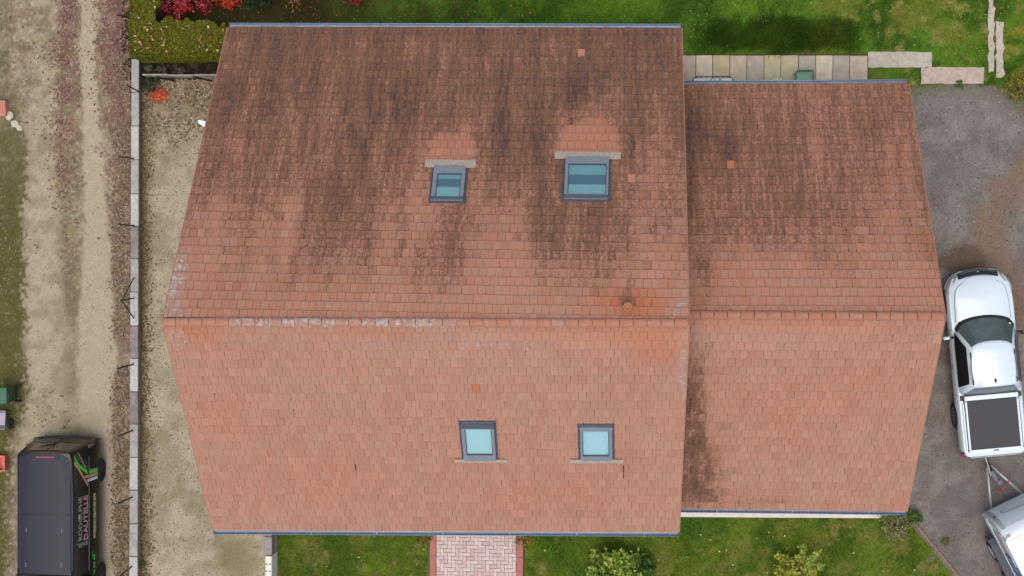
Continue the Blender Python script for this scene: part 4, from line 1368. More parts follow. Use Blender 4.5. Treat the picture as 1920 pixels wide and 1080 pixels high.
shrub('verge_weeds', 'yellow autumn weeds in the grass by the gravel corner', 'plant', at(1912, 165, 0), .5, .4, [lin(150, 136, 30), lin(96, 108, 36), lin(180, 160, 40), lin(76, 96, 30)], 800, .035, nb=14, seed=17)
shrub('wall_weed', 'green weed at the wall foot near the van', 'plant', at(268, 1056, 0), .14, .2, [lin(76, 90, 40), lin(90, 100, 50)], 160, .03, nb=6, seed=18)
for i, (u, vv, lb) in enumerate(((283, 131, 'grey leaved plant in the dark bed nearest the wall'), (308, 131, 'grey leaved plant in the middle of the dark bed'), (345, 133, 'sparse plant in the dark bed nearer the roof'))):
    shrub('bed_plant', lb, 'plant', at(u, vv, 0), .17, .35, [lin(104, 104, 84), lin(84, 88, 66), lin(130, 128, 110)], 140, .03, nb=7, seed=20 + i)
shrub('wall_foot_plant', 'dark green plant in the yard corner by the panel fence', 'plant', at(285, 160, 0), .28, .3, [lin(52, 66, 34), lin(66, 78, 42)], 500, .035, nb=10, seed=24)
# ------------------------------------------------------------------ vehicles
def text_mesh(body, size, ext=.002, bold=0.0, width=None):
    c = bpy.data.curves.new('lettering', 'FONT'); c.body = body; c.size = size; c.extrude = ext; c.offset = bold
    c.resolution_u = 3
    o = bpy.data.objects.new('lettering', c); COL.objects.link(o)
    bpy.context.view_layer.update()
    me = bpy.data.meshes.new_from_object(o.evaluated_get(bpy.context.evaluated_depsgraph_get()))
    bpy.data.objects.remove(o); bpy.data.curves.remove(c)
    if width:
        xs = [q.co.x for q in me.vertices]; k = width / (max(xs) - min(xs)); x0 = min(xs)
        for q in me.vertices: q.co.x = (q.co.x - x0) * k
    return me


def frame_m(o, x, y):
    x = Vector(x).normalized(); y = Vector(y).normalized(); z = x.cross(y)
    return Matrix(((x.x, y.x, z.x, o[0]), (x.y, y.y, z.y, o[1]), (x.z, y.z, z.z, o[2]), (0, 0, 0, 1)))


def mirror_ring(pts):
    """right half profile bottom -> top centre, mirrored to a full ring"""
    return [(x, z) for x, z in pts] + [(-x, z) for x, z in reversed(pts[:-1])]


def wheel(parent, x, y, r, w_, spokes=6, rim=M_ALLOY):
    sgn = 1 if x > 0 else -1
    M = Matrix.Translation((x, y, r)) @ Matrix.Rotation(sgn * math.pi / 2, 4, 'Y')
    h = w_ / 2
    t = MB().lathe([(r * .62, -h), (r * .9, -h), (r, -h * .75), (r, h * .75), (r * .93, h), (r * .66, h * 1.0), (r * .62, h * .8)], 28, M).build('wheel', M_RUBBER, parent)
    d = MB(); d.lathe([(r * .64, h * .3), (r * .64, h * .95), (r * .58, h * .95), (r * .56, h * .45), (r * .16, h * .5), (r * .15, h * .8), (0.001, h * .85)], 24, M)
    for i in range(spokes):
        a = 2 * math.pi * i / spokes
        d.box((r * .36, 0, h * .72), (r * .5, r * .13, h * .3), M @ Matrix.Rotation(a, 4, 'Z'))
    d.build('rim', rim, t)
    return t


def loft_body(name, stations, mt, parent, smooth=True):
    """stations: (list of (x,z) ring, y or function z->y)"""
    rows = []
    for ring, y in stations:
        rows.append([(x, y(z) if callable(y) else y, z) for x, z in ring])
    mb = MB(); mb.grid(rows, closed=True, smooth=smooth)
    k = len(rows[0])
    mb.add(rows[0], [tuple(range(k))]); mb.add(rows[-1], [tuple(range(k))[::-1]])
    o = mb.build(name, mt, parent)
    bm = bmesh.new(); bm.from_mesh(o.data); bmesh.ops.remove_doubles(bm, verts=bm.verts, dist=.0005)
    bmesh.ops.recalc_face_normals(bm, faces=bm.faces); bm.to_mesh(o.data); bm.free()
    return o


def sharp(o, deg=35):
    o.data.polygons.foreach_set('use_smooth', [True] * len(o.data.polygons))
    me = o.data
    bm = bmesh.new(); bm.from_mesh(me)
    for e in bm.edges:
        if len(e.link_faces) == 2 and e.calc_face_angle(0) > math.radians(deg): e.smooth = False
    bm.to_mesh(me); bm.free()


# ---------------- pickup
f_, b_ = at(1829, 506, .7), at(1864, 851, .85)
pd = Vector((f_.x - b_.x, f_.y - b_.y, 0)); PL = pd.length; pd.normalize()
pc_ = (Vector((f_.x, f_.y, 0)) + Vector((b_.x, b_.y, 0))) / 2
pk = thing('pickup', 'white pickup with black bed cover hitched to the trailer', 'pickup', pc_, math.atan2(-pd.x, pd.y))
HL = PL / 2


def ptop(y):                                   # (half width, shoulder z, crown z)
    ys = [-HL, -HL + .06, -HL + .25, -1.2, -.2, .9, 1.35, 1.9, HL - .38, HL - .2, HL - .08, HL]
    hw = [.80, .88, .915, .93, .925, .925, .935, .935, .875, .76, .64, .46]
    zs = [1.03, 1.05, 1.06, 1.06, 1.04, 1.03, 1.02, .99, .94, .88, .80, .72]
    zc = [1.06, 1.085, 1.09, 1.09, 1.10, 1.10, 1.11, 1.085, 1.02, .93, .82, .73]
    return np.interp(y, ys, hw), np.interp(y, ys, zs), np.interp(y, ys, zc)


st = []
for y in [-HL, -HL + .03, -HL + .08, -HL + .25, -2.0, -1.6, -1.2, -.8, -.2, .4, .9, 1.35, 1.7, 2.0, HL - .45, HL - .32, HL - .2, HL - .12, HL - .05, HL]:
    hw, zs, zc = ptop(y)
    lo = .42 if abs(y) < HL - .3 else .46
    st.append((mirror_ring([(hw * .3, lo), (hw * .90, lo), (hw * .975, lo + .12), (hw, .72 if zs > .8 else zs * .85), (hw * .992, zs - .16 if zs > .85 else zs * .92), (hw * .965, zs - .04), (hw * .93, zs), (hw * .86, zs + .012), (hw * .74, zc - .022), (hw * .4, zc - .006), (0, zc)]), y))
bd = loft_body('body', st, M_WHITE, pk)
wy_ = (HL - .92, -HL + 1.12)
cs = []
for y in wy_:
    for sx in (-1, 1):
        c = MB(); c.lathe([(.44, -.35), (.44, .35)], 28, Matrix.Translation((sx * .9, y, .40)) @ Matrix.Rotation(math.pi / 2, 4, 'Y'), smooth=False); cs.append(c)
cut(bd, cs); sharp(bd, 40)
for y in wy_:
    for sx in (-1, 1): wheel(pk, sx * .81, y, .375, .25, 6)
un = MB(); un.box((0, -.1, .42), (1.3, PL - .9, .16)); un.build('chassis', M_BLACKP, pk)
# bonnet panel, a crease proud of the wings
rows = []
for t in np.linspace(0, 1, 10):
    y = 1.30 + (HL - .16 - 1.30) * t
    hwm = np.interp(t, [0, .5, .8, .93, 1], [.76, .74, .69, .60, .46])
    row = []
    for s_ in np.linspace(-1, 1, 13):
        x = hwm * s_; yy = y - .16 * abs(s_) ** 2.2 * t - .10 * abs(s_) ** 2 * (1 - t)
        hw, zs, zc = ptop(yy)
        q = abs(x) / hw
        z = np.interp(q, [0, .4, .74, .86, .93], [zc, zc - .006, zc - .022, zs + .012, zs])
        row.append((x, yy, z + .014 + .01 * (1 - abs(s_) ** 4)))
    rows.append(row)
bn = MB(); bn.grid(rows); bn.grid([[(p[0], p[1], p[2] - .03) for p in rows[-1]], rows[-1]], smooth=False)
for e_ in (0, -1): bn.grid([[(r[e_][0], r[e_][1], r[e_][2] - .03) for r in rows], [r[e_] for r in rows]], smooth=False)
o = bn.build('bonnet', M_WHITE, pk); bm = bmesh.new(); bm.from_mesh(o.data); bmesh.ops.remove_doubles(bm, verts=bm.verts, dist=.0005); bmesh.ops.recalc_face_normals(bm, faces=bm.faces); bm.to_mesh(o.data); bm.free(); sharp(o, 40)
for e_ in (0, -1): MB().tube([(r[e_][0] * 1.012, r[e_][1], r[e_][2] - .012) for r in rows], .007, 4).build('bonnet_seam', M_GREYP, pk)
# front: grille, bumper, lights
gr = MB()
gp_ = []
for s_ in np.linspace(-1, 1, 11):
    x = .56 * s_; yy = HL + .005 - .10 * s_ * s_
    gp_.append([(x, yy - .145, .945 - .02 * s_ * s_), (x, yy - .06, .90), (x, yy + .03, .78), (x, yy + .03, .52)])
gr.grid(gp_); g_o = gr.build('grille', M_BLACKP, pk)
for zz, yy in ((.86, -.005), (.80, .03), (.70, .045)):
    MB().tube([(-.5, HL + yy - .09, zz), (-.25, HL + yy - .02, zz), (0, HL + yy, zz), (.25, HL + yy - .02, zz), (.5, HL + yy - .09, zz)], .014, 5).build('grille_bar', M_GREYP, g_o)
MB().lathe([(.001, 0), (.055, 0), (.05, .015), (.001, .018)], 16, frame_m((0, HL - .05, .90), (1, 0, 0), (0, .4, .9))).build('badge', M_CHROME, g_o)
for sx in (-1, 1):
    hl = MB(); pts = []
    for t in np.linspace(0, 1, 7):
        y = HL - .10 - .52 * t; hw, zs, zc = ptop(y)
        x0 = max(.56, hw * .80) if t > .1 else .55
        pts.append([(sx * (x0 + .0), y + .02 * (1 - t), min(zs, .93) + .03 - .01 * t), (sx * (hw * .965 + .012), y, zs - .02), (sx * (hw + .012), y, zs - .15 + .09 * t)])
    hl.grid(pts if sx > 0 else [p[::-1] for p in pts]); hl.build('headlight', mat('lamp_clear', (.36, .36, .38), .12, .3, coat=1.) if sx < 0 else bpy.data.materials['lamp_clear'], pk)
for nm_, m_, s0, s1 in (('bumper', M_WHITE, -1, -.60), ('bumper', M_BLACKP, -.60, .60), ('bumper', M_WHITE, .60, 1)):
    bp = MB(); rws = []
    for s_ in np.linspace(s0, s1, 9):
        x = .88 * s_; yy = HL + .035 - .16 * abs(s_) ** 1.6 - .32 * abs(s_) ** 6
        rws.append([(x, yy - .12, .62), (x, yy, .60), (x, yy + .01, .45), (x, yy - .08, .40)])
    bp.grid(rws); bp.build(nm_, m_, pk)
# cabin
CB = [(0, 1.34), (.30, 1.315), (.55, 1.25), (.74, 1.12), (.83, .95)]      # windscreen foot
CT = [(0, .64), (.22, .63), (.42, .59), (.54, .52), (.585, .44)]          # windscreen head
ZB, ZT = 1.09, 1.765
cabw = MB()
belt = [(x, y, ZB) for x, y in CB] + [(.875, .5, ZB), (.875, -.1, ZB), (.865, -.6, ZB), (.845, -.80, ZB), (.78, -.85, ZB), (.4, -.87, ZB), (0, -.875, ZB)]
head = [(x, y, ZT - .025 * (x / .585) ** 2 - .02) for x, y in CT] + [(.61, .25, ZT - .035), (.62, -.15, ZT - .035), (.615, -.45, ZT - .04), (.60, -.55, ZT - .045), (.555, -.605, ZT - .05), (.3, -.62, ZT - .035), (0, -.625, ZT - .03)]
rtop = [(p[0] * .9, p[1] * .94 + (-.02), ZT + .012 - .03 * (abs(p[0]) / .6) ** 2) for p in head]
rmid = [(p[0] * .45, p[1] * .5 - .02, ZT + .03) for p in head]
def full(r): return r + [(-x, y, z) for x, y, z in reversed(r[1:-1])]
rings = [full([(p[0], p[1], p[2] - .05) for p in belt]), full(belt), full([(b_[0] * .52 + h_[0] * .48 + .02 * (1 if b_[0] > .6 else 0), b_[1] * .52 + h_[1] * .48, b_[2] * .52 + h_[2] * .48) for b_, h_ in zip(belt, head)]), full(head), full(rtop), full(rmid)]
cabw.grid(rings, closed=True); cabw.add(rings[-1], [tuple(range(len(rings[-1])))])
o = cabw.build('cab', M_WHITE, pk); bm = bmesh.new(); bm.from_mesh(o.data); bmesh.ops.remove_doubles(bm, verts=bm.verts, dist=.0005); bmesh.ops.recalc_face_normals(bm, faces=bm.faces); bm.to_mesh(o.data); bm.free(); sharp(o, 48)


def curve_pt(C, s_):
    xs = [-c[0] for c in reversed(C[1:])] + [c[0] for c in C]; ys = [c[1] for c in reversed(C[1:])] + [c[1] for c in C]
    x = C[-1][0] * s_; return x, float(np.interp(x, xs, ys))


def screen(f0, f1, w0, w1, off, name, m):
    rows = []
    for f in np.linspace(f0, f1, 6):
        r = []
        for s_ in np.linspace(-1, 1, 15):
            s2 = s_ * (w0 * (1 - f) + w1 * f)
            bx, by = curve_pt(CB, s2); hx, hy = curve_pt(CT, s2)
            g = f
            r.append((bx + (hx - bx) * g, by + (hy - by) * g + off * .8, ZB + (ZT - .03 - ZB) * g + off + .012))
        rows.append(r)
    return MB().grid(rows).build(name, m, pk)


screen(.03, .99, .965, .94, .014, 'windscreen', M_GLASSD)
rows = []
for f, o_ in ((-.05, 0), (.11, .006)):
    r = []
    for s_ in np.linspace(-.985, .985, 15):
        bx, by = curve_pt(CB, s_); hx, hy = curve_pt(CT, s_)
        r.append((bx + (hx - bx) * f, by + (hy - by) * f + .02, ZB + (ZT - .03 - ZB) * f + .034))
    rows.append(r)
MB().grid(rows).build('cowl', M_BLACKP, pk)
cx_, cy_ = curve_pt(CB, .86); hx_, hy_ = curve_pt(CT, .86)
q = (cx_ + (hx_ - cx_) * .16, cy_ + (hy_ - cy_) * .16 + .02, ZB + (ZT - ZB) * .16 + .035)
MB().lathe([(.001, 0), (.036, 0), (.036, .003), (.001, .004)], 14, frame_m(q, (1, 0, 0), (0, -.7, .7))).build('sticker', mat('sticker_white', (.7, .7, .68), .6), pk)
for s_, ln in ((-.35, .5), (.25, .42)):
    a = curve_pt(CB, s_)
    MB().tube([(a[0], a[1] + .0, ZB + .045), (a[0] + ln * .8, a[1] - .10, ZB + .12)], .009, 5).build('wiper', M_BLACKP, pk)
for sx in (-1, 1):
    sp = lambda y0, f, y1: (sx * (.875 * (1 - f) + .615 * f + .012 + .018 * math.sin(math.pi * f)), y0 * (1 - f) + y1 * f, ZB + (ZT - .035 - ZB) * f)
    wn = MB(); rws = []
    for f in (.10, .5, .84): rws.append([sp(y0, f, y1) for y0, y1 in ((1.0, .42), (.45, .12), (-.1, -.15), (-.64, -.48))])
    wn.grid(rws if sx < 0 else [r[::-1] for r in rws]); wn.build('side_window', M_GLASSB, pk)
    MB().tube([sp(.80, .09, .3), sp(-.62, .09, -.48)], .010, 5).build('window_trim', M_BLACKP, pk)
    # roof rails, door seams, handle
    MB().tube([(sx * .60, .36, ZT - .0), (sx * .615, -.1, ZT + .0), (sx * .60, -.52, ZT - .01)], [.012, .012, .012], 6).build('roof_gutter', M_GREYP, pk)
    for y in (.30, -.46): MB().box((sx * .60, y, ZT + .005), (.035, .15, .03), bev=.006).build('rail_foot', M_BLACKP, pk)
    sm = MB(); 
    for yy in (1.02, -.84): sm.tube([(sx * .938, yy, .55), (sx * .938, yy - .02, .80), (sx * .925, yy - .02, .95), (sx * .89, yy - .03, 1.045)], .006, 4)
    sm.build('door_seam', M_BLACKP, pk)
    MB().box((sx * .942, -.05, .92), (.03, .17, .03), bev=.008).build('door_handle', M_GREYP, pk)
    mi = MB(); mi.tube([(sx * .87, .80, 1.10), (sx * 1.0, .78, 1.12)], [.035, .03], 6)
    mi.box((sx * 1.08, .77, 1.15), (.20, .12, .17), bev=.035); mo = mi.build('mirror', M_BLACKP, pk)
    MB().box((sx * 1.09, .79, 1.20), (.19, .10, .10), bev=.03).build('mirror_cap', M_WHITE if sx < 0 else M_GREYP, mo)
# rear screen and gap to bed
rw = MB(); rws = []
for f in (.02, .5, .95):
    rws.append([(x0 * (1 - f) + x1 * f, (-.875 + .03 * abs(x0)) * (1 - f) + (-.625 + .03 * abs(x1)) * f - .015, ZB + (ZT - .05 - ZB) * f + .012) for x0, x1 in ((-.76, -.54), (-.4, -.28), (0, 0), (.4, .28), (.76, .54))])
rw.grid(rws[::-1]); rw.build('rear_window', mat('rear_glass', (.16, .18, .185), .3, spec=.5), pk)
gp2 = MB(); gp2.box((0, -.945, 1.075), (1.70, .15, .06)); gp2.build('bed_gap', M_BLACKP, pk)
# bed: frame, cover, rails, tail
ta, tb = -1.005, -HL + .16
fm = MB()
for c_, d_ in (((0, ta + .045, 1.125), (1.49, .13, .07)), ((0, tb - .01, 1.125), (1.49, .11, .07)), ((-.715, (ta + tb) / 2, 1.125), (.06, ta - tb - .08, .068)), ((.715, (ta + tb) / 2, 1.125), (.06, ta - tb - .08, .068))):
    fm.box(c_, d_, bev=.012)
fm.build('cover_frame', M_WHITE, pk)
MB().box((0, (ta + tb) / 2 + .01, 1.13), (1.37, ta - tb - .08, .06), bev=.01).build('bed_cover', M_TONN, pk)
MB().box((0, tb - .01, 1.162), (.15, .035, .012), bev=.004).build('lock', M_BLACKP, pk)
for sx in (-1, 1):
    MB().box((sx * .795, (ta + tb) / 2 - .02, 1.11), (.055, ta - tb - .12, .06), bev=.015).build('bed_rail', M_WHITE, pk)
    MB().box((sx * .757, (ta + tb) / 2, 1.095), (.03, ta - tb, .05)).build('rail_gap', M_BLACKP, pk)
    tl = MB(); tl.box((sx * .845, -HL + .075, .86), (.13, .13, .36), bev=.03); tl.build('tail_light', M_REDL, pk)
MB().box((0, -HL - .015, .84), (1.40, .05, .42), bev=.02).build('tailgate', M_WHITE, pk)
MB().box((0, -HL - .03, .52), (1.62, .14, .13), bev=.03).build('rear_bumper', M_GREYP, pk)
MB().tube([(0, -.42, ZT + .03), (0, -.46, ZT + .06), (0, -.52, ZT + .03)], [.03, .028, .01], 8).build('antenna', M_BLACKP, pk)

# ---------------- trailer
hit = at(1851, 868, .5)
td = Vector((-.455, .890, 0)).normalized()               # forward
tr_front = Vector((hit.x, hit.y, 0)) - td * 1.22
tro = tr_front - td * 1.5
tr = thing('trailer', 'pale horse trailer on two axles with blue side graphic, hitched behind the pickup', 'trailer', tro, math.atan2(-td.x, td.y))
M_TW = mat('trailer_white', lin(226, 232, 232), .35, coat=.3, nscale=3, namt=.03)
M_TR = mat('trailer_roof', lin(236, 228, 222), .5, nscale=3, namt=.03)
M_TG = mat('trailer_grey', lin(170, 174, 174), .5)
M_TB = mat('trailer_beige', lin(190, 180, 170), .5)
TW = .80
side = [(1.5, .50), (1.5, 1.0), (1.42, 1.75), (1.22, 2.14), (1.0, 2.22), (-1.7, 2.22), (-1.78, 2.1), (-1.78, .50)]
tb_ = MB(); k = len(side)
tb_.add([(-TW, y, z) for y, z in side] + [(TW, y, z) for y, z in side], [tuple(range(k)), tuple(range(2 * k - 1, k - 1, -1))] + [(i, k + i, k + (i + 1) % k, (i + 1) % k) for i in range(k)])
to = tb_.build('body', M_TW, tr)
bm = bmesh.new(); bm.from_mesh(to.data); bmesh.ops.recalc_face_normals(bm, faces=bm.faces); bmesh.ops.bevel(bm, geom=bm.edges[:], offset=.035, segments=2, affect='EDGES'); bm.to_mesh(to.data); bm.free(); sharp(to, 50)
MB().box((0, -.36, 2.225), (1.46, 2.6, .03), bev=.02).build('roof_panel', M_TR, tr)
fm_ = MB()
fp = [(1.505, .62), (1.508, 1.0), (1.435, 1.72), (1.25, 2.08)]
fm_.grid([[(x * (1 - .0), y + .012, z) for x in (-.60, -.3, 0, .3, .60)] for y, z in fp][::-1]); fm_.build('front_panel', mat('trailer_front', lin(220, 228, 228), .4), tr)
for sx in (-1, 1):
    cp = MB()
    cp.grid([[(sx * .60, y + .010, z), (sx * .72, y + .008, z), (sx * (TW + .006), y - .07, z), (sx * (TW + .008), y - .17, z)] for y, z in [(1.5, .56)] + fp[1:] + [(1.02, 2.235)]][::(1 if sx < 0 else -1)])
    o = cp.build('corner_panel', M_TG, tr)
    MB().box((sx * .66, 1.49, 1.45), (.05, .04, .05)).build('marker_lamp', M_BLACKP, tr)
# swoosh emblem on the nose
em = MB()
fy = lambda z: float(np.interp(z, [p[1] for p in fp], [p[0] for p in fp])) + .018
def arc(P):
    ts = np.linspace(0, len(P) - 1, 4 * len(P)); i_ = np.arange(len(P))
    xs, zs = [q[0] for q in P], [q[1] for q in P]
    g = lambda v: np.convolve(np.pad(np.interp(ts, i_, v), 3, mode='edge'), np.ones(7) / 7, 'valid')
    return [(float(x), fy(float(z)), float(z)) for x, z in zip(g(xs), g(zs))]


def ribbon(mb, P, wd):
    rows = []
    for i, q in enumerate(P):
        n_, l_ = P[min(i + 1, len(P) - 1)], P[max(i - 1, 0)]
        dx, dz = n_[0] - l_[0], n_[2] - l_[2]; m_ = math.hypot(dx, dz) or 1
        ox, oz = -dz / m_ * wd, dx / m_ * wd
        rows.append([(q[0] + ox, fy(q[2] + oz), q[2] + oz), (q[0] - ox, fy(q[2] - oz), q[2] - oz)])
    mb.grid(rows, smooth=False)


ribbon(em, arc([(-.20, 1.22), (-.36, 1.20), (-.44, 1.30), (-.36, 1.42), (-.15, 1.50), (.15, 1.54), (.40, 1.52)]), .014)
ribbon(em, arc([(-.26, 1.32), (-.10, 1.38), (.12, 1.42), (.40, 1.42)]), .010)
em.build('emblem', mat('emblem_grey', lin(84, 88, 92), .5), tr)
# side: beige window panel, rail and blue graphic
M_BL = mat('print_blue', lin(30, 62, 140), .4); M_BP = mat('print_pale', lin(196, 214, 226), .4)
for sx in (-1, 1):
    X_ = sx * (TW + .008)
    Q = lambda y0, z0, y1, z1, o_=0.: [(X_ + sx * o_, y0, z0), (X_ + sx * o_, y1, z0), (X_ + sx * o_, y1, z1), (X_ + sx * o_, y0, z1)]
    F4 = [(0, 1, 2, 3)] if sx < 0 else [(3, 2, 1, 0)]
    MB().add(Q(1.12, 1.12, .42, 1.86), F4).build('side_panel', M_TB, tr)
    MB().box((sx * (TW + .012), .62, 1.90), (.03, 1.05, .05), bev=.008).build('panel_trim', M_TG, tr)
    MB().box((sx * (TW + .015), -.1, 1.02), (.035, 3.1, .06), bev=.01).build('side_rail', mat('alu_rail', lin(190, 196, 196), .4, .3), tr)
    pr = MB(); pr.add(Q(.40, 1.1, -1.6, 1.92, .001), F4); pr.build('side_graphic', M_BL, tr)
    sw = MB()
    for i in range(7):
        y0 = .33 - i * .26; zb = 1.2 + .1 * math.sin(i * 2.1); 
        sw.add([(X_ + sx * .004, y0, zb), (X_ + sx * .004, y0 - .10, zb), (X_ + sx * .004, y0 - .22, zb + .42), (X_ + sx * .004, y0 - .13, zb + .45)], F4)
    sw.add(Q(.28, 1.72, -1.3, 1.80, .004), F4); sw.build('graphic_strokes', M_BP, tr)
    mg = MB()
    prof = [(.86, .52), (.80, .80), (.62, .88), (-1.02, .88), (-1.2, .80), (-1.26, .52)]
    mg.add([(sx * (TW + .012), y, z) for y, z in prof] + [(sx * (TW + .22), y, z - .02) for y, z in prof] + [(sx * (TW + .225), y, max(.5, z - .14)) for y, z in prof],
           [tuple(q if sx < 0 else q[::-1]) for r in (0, 6) for i in range(5) for q in [(r + i, r + i + 1, r + 6 + i + 1, r + 6 + i)]])
    mg.build('mudguard', mat('mudguard_grey', lin(74, 78, 84), .6) if sx < 0 else bpy.data.materials['mudguard_grey'], tr)
    for y in (.32, -.66): wheel(tr, sx * (TW + .115), y, .33, .19, 5, bpy.data.materials.get('wheel_white') or mat('wheel_white', lin(190, 194, 194), .5))
    db = MB(); db.tube([(sx * .50, 1.45, .50), (sx * .055, 2.62, .50)], .036, 8); db.build('drawbar', mat('galvanised', lin(176, 180, 178), .45, .5, nscale=14, namt=.15) if sx < 0 else bpy.data.materials['galvanised'], tr)
cpn = MB(); cpn.tube([(0, 2.5, .5), (0, 2.66, .52), (0, 2.75, .50)], [.05, .055, .045], 8); cpn.build('coupling', M_BLACKP, tr)
brk = MB(); brk.box((.0, 2.30, .52), (.13, .34, .10), bev=.02); brk.box((.06, 2.06, .52), (.16, .16, .09), bev=.02); brk.tube([(.02, 1.98, .5), (.22, 1.92, .56), (.30, 2.02, .56)], .018, 6)
brk.build('overrun_brake', M_GREYP, tr)
MB().tube([(-.02, 1.98, .56), (.02, 1.84, .60), (-.01, 1.76, .62)], [.012, .018, .022], 6).build('brake_handle', mat('red_plastic', lin(196, 44, 56), .5), tr)
MB().box((.27, 1.98, .57), (.07, .05, .05), rz=.5, bev=.012).build('red_clamp', bpy.data.materials['red_plastic'], tr)
MB().tube([(-.08, 2.35, .55), (-.04, 2.62, .62), (0, 2.86, .60), (.02, 2.92, .58)], .014, 6).build('lever', mat('lever_pale', lin(206, 196, 180), .5), tr)
MB().tube([(.1, 1.5, .3), (.06, 1.62, .2), (.02, 1.85, .3)], .008, 5).build('cable', M_BLACKP, tr)

# ---------------- van
VHW = 1.02
vx = at(191.5, 960, .5).x - VHW - .05
vyr = at(130, 821, .62).y
vn_ = thing('van', 'black panel van with green and orange stripes and lettering parked on the track', 'van', (vx, vyr - 2.5, 0), math.pi)
M_VB = mat('van_black', (.0065, .0062, .0055), .3, coat=.1, spec=.3)
M_VR = mat('van_roof_sky_sheen', lin(40, 41, 50), .5, spec=.3, nscale=2.5, namt=.05)  # black paint; its reflected sky is put into this grey-blue colour
VP = [(.55, .26), (.90, .26), (1.0, .42), (1.02, .62), (.985, .98), (.945, 1.22), (.93, 1.30), (.835, 2.19), (.765, 2.26), (.40, 2.31), (0, 2.325)]


def vside(z): return float(np.interp(z, [.26, .42, .62, .98, 1.22, 1.30, 2.19], [.90, 1.0, 1.02, .985, .945, .93, .835]))


def sty(y, kx=1., top=None, sh=0.):
    ring = mirror_ring([(x * kx, z if top is None else min(z, top + (z - 2.0) * .1 if z > top else z)) for x, z in VP])
    return ring, (lambda z, y=y, sh=sh: y + sh * max(0, z - .62) / 1.5)


VS = [sty(-2.5, .80, None, .20), sty(-2.485, .88, None, .20), sty(-2.44, .95, None, .19), sty(-2.34, .99, None, .17), sty(-2.1, 1., None, .09), sty(-1.7), sty(-.8), sty(0), sty(.9), sty(1.25, 1, 2.22),
      sty(1.6, .995, 1.72), sty(1.95, .98, 1.30), sty(2.2, .95, 1.12), sty(2.42, .86, .98), sty(2.5, .72, .80)]
vb = loft_body('body', VS, M_VB, vn_)
cs = []
for y in (-1.52, 1.6):
    for sx in (-1, 1):
        c = MB(); c.lathe([(.40, -.3), (.40, .3)], 26, Matrix.Translation((sx * 1.0, y, .36)) @ Matrix.Rotation(math.pi / 2, 4, 'Y'), smooth=False); cs.append(c)
cut(vb, cs); sharp(vb, 32)
for y in (-1.52, 1.6):
    for sx in (-1, 1): wheel(vn_, sx * .915, y, .345, .22, 5, M_BLACKP)
rp = MB(); rws = []
for y, kx in ((-2.19, .80), (-2.13, .93), (-2.0, .98), (-1.2, 1), (-.52, 1), (-.5, .995), (0, 1), (1.0, 1), (1.2, .96)):
    rws.append([(x * 1.045 * kx, y - (.10 * (1 - abs(x / .74) ** 2) if y < -2.05 else 0), z + .166) for x, z in ((-.765, 2.062), (-.72, 2.105), (-.66, 2.112), (-.64, 2.122), (-.40, 2.15), (0, 2.165), (.40, 2.15), (.64, 2.122), (.66, 2.112), (.72, 2.105), (.765, 2.062))])
rp.grid(rws); o = rp.build('roof_panel', M_VR, vn_); sharp(o, 25)
MB().tube([(-.74, -.5, 2.272), (-.4, -.5, 2.317), (0, -.5, 2.332), (.4, -.5, 2.317), (.74, -.5, 2.272)], .007, 4).build('roof_joint', M_BLACKP, vn_)
for sx in (-1, 1): MB().tube([(sx * .79, -2.1, 2.245), (sx * .80, -1, 2.238), (sx * .795, 1.1, 2.24)], .012, 5).build('roof_seam', M_GREYP, vn_)
MB().box((-.04, -2.15, 2.335), (.56, .07, .02), bev=.008).build('brake_light', mat('brake_lens', lin(112, 26, 36), .4), vn_)
for x in (-.42, .40):
    lb = MB(); lb.box((x, -2.13, 2.325), (.03, .11, .02)); lb.box((x + .05, -2.085, 2.325), (.10, .025, .02)); lb.build('roof_bracket', M_BLACKP, vn_)
for x, y in ((-.52, -.05), (.52, -.05), (-.50, .95), (.54, .95)): MB().box((x, y, 2.31), (.035, .13, .015), bev=.004).build('roof_bracket', M_GREYP, vn_)
MB().lathe([(.001, 0), (.012, 0), (.01, .03), (.001, .035)], 8, Matrix.Translation((-.30, -1.93, 2.315))).build('roof_stud', M_CHROME, vn_)
# rear: windows, bumper, lamps
M_VW = mat('van_rear_glass', (.035, .028, .022), .06, spec=.8)


def rear_pt(x, z): return (x, -2.5 + .20 * max(0, z - .62) / 1.5 - .012 + .06 * (abs(x) / .9) ** 4, z)


for x0, x1 in ((-.76, -.03), (.03, .76)):
    rws = [[rear_pt(x * (1 - .07 * (z - 1.25)), z) for x in np.linspace(x0, x1, 6)] for z in (1.25, 1.6, 2.08)]
    MB().grid(rws).build('rear_window', M_VW, vn_)
    rws = [[rear_pt(x, z) for x in np.linspace(x0, x1, 5)] for z in (.72, .95, 1.2)]
    MB().grid(rws).build('rear_door', M_VB, vn_)
bu = MB(); bu.grid([[(x, -2.56 + .07 * (abs(x) / .98) ** 3 + dy, z) for x in np.linspace(-.98, .98, 11)] for dy, z in ((.10, .64), (.02, .62), (0, .50), (.06, .34))]); bu.build('bumper', mat('bumper_dark', lin(46, 46, 50), .5), vn_)
for sx in (-1, 1):
    MB().box((sx * .93, -2.33, 1.0), (.08, .10, .5), bev=.02).build('tail_light', M_REDL if sx > 0 else mat('lamp_smoked', (.05, .05, .055), .2, coat=.6), vn_)
wv = MB(); wv.tube([rear_pt(.0, 1.26), (.12, -2.41, 1.5), (.35, -2.36, 1.75)], .012, 5); wv.build('wiper', M_BLACKP, vn_)
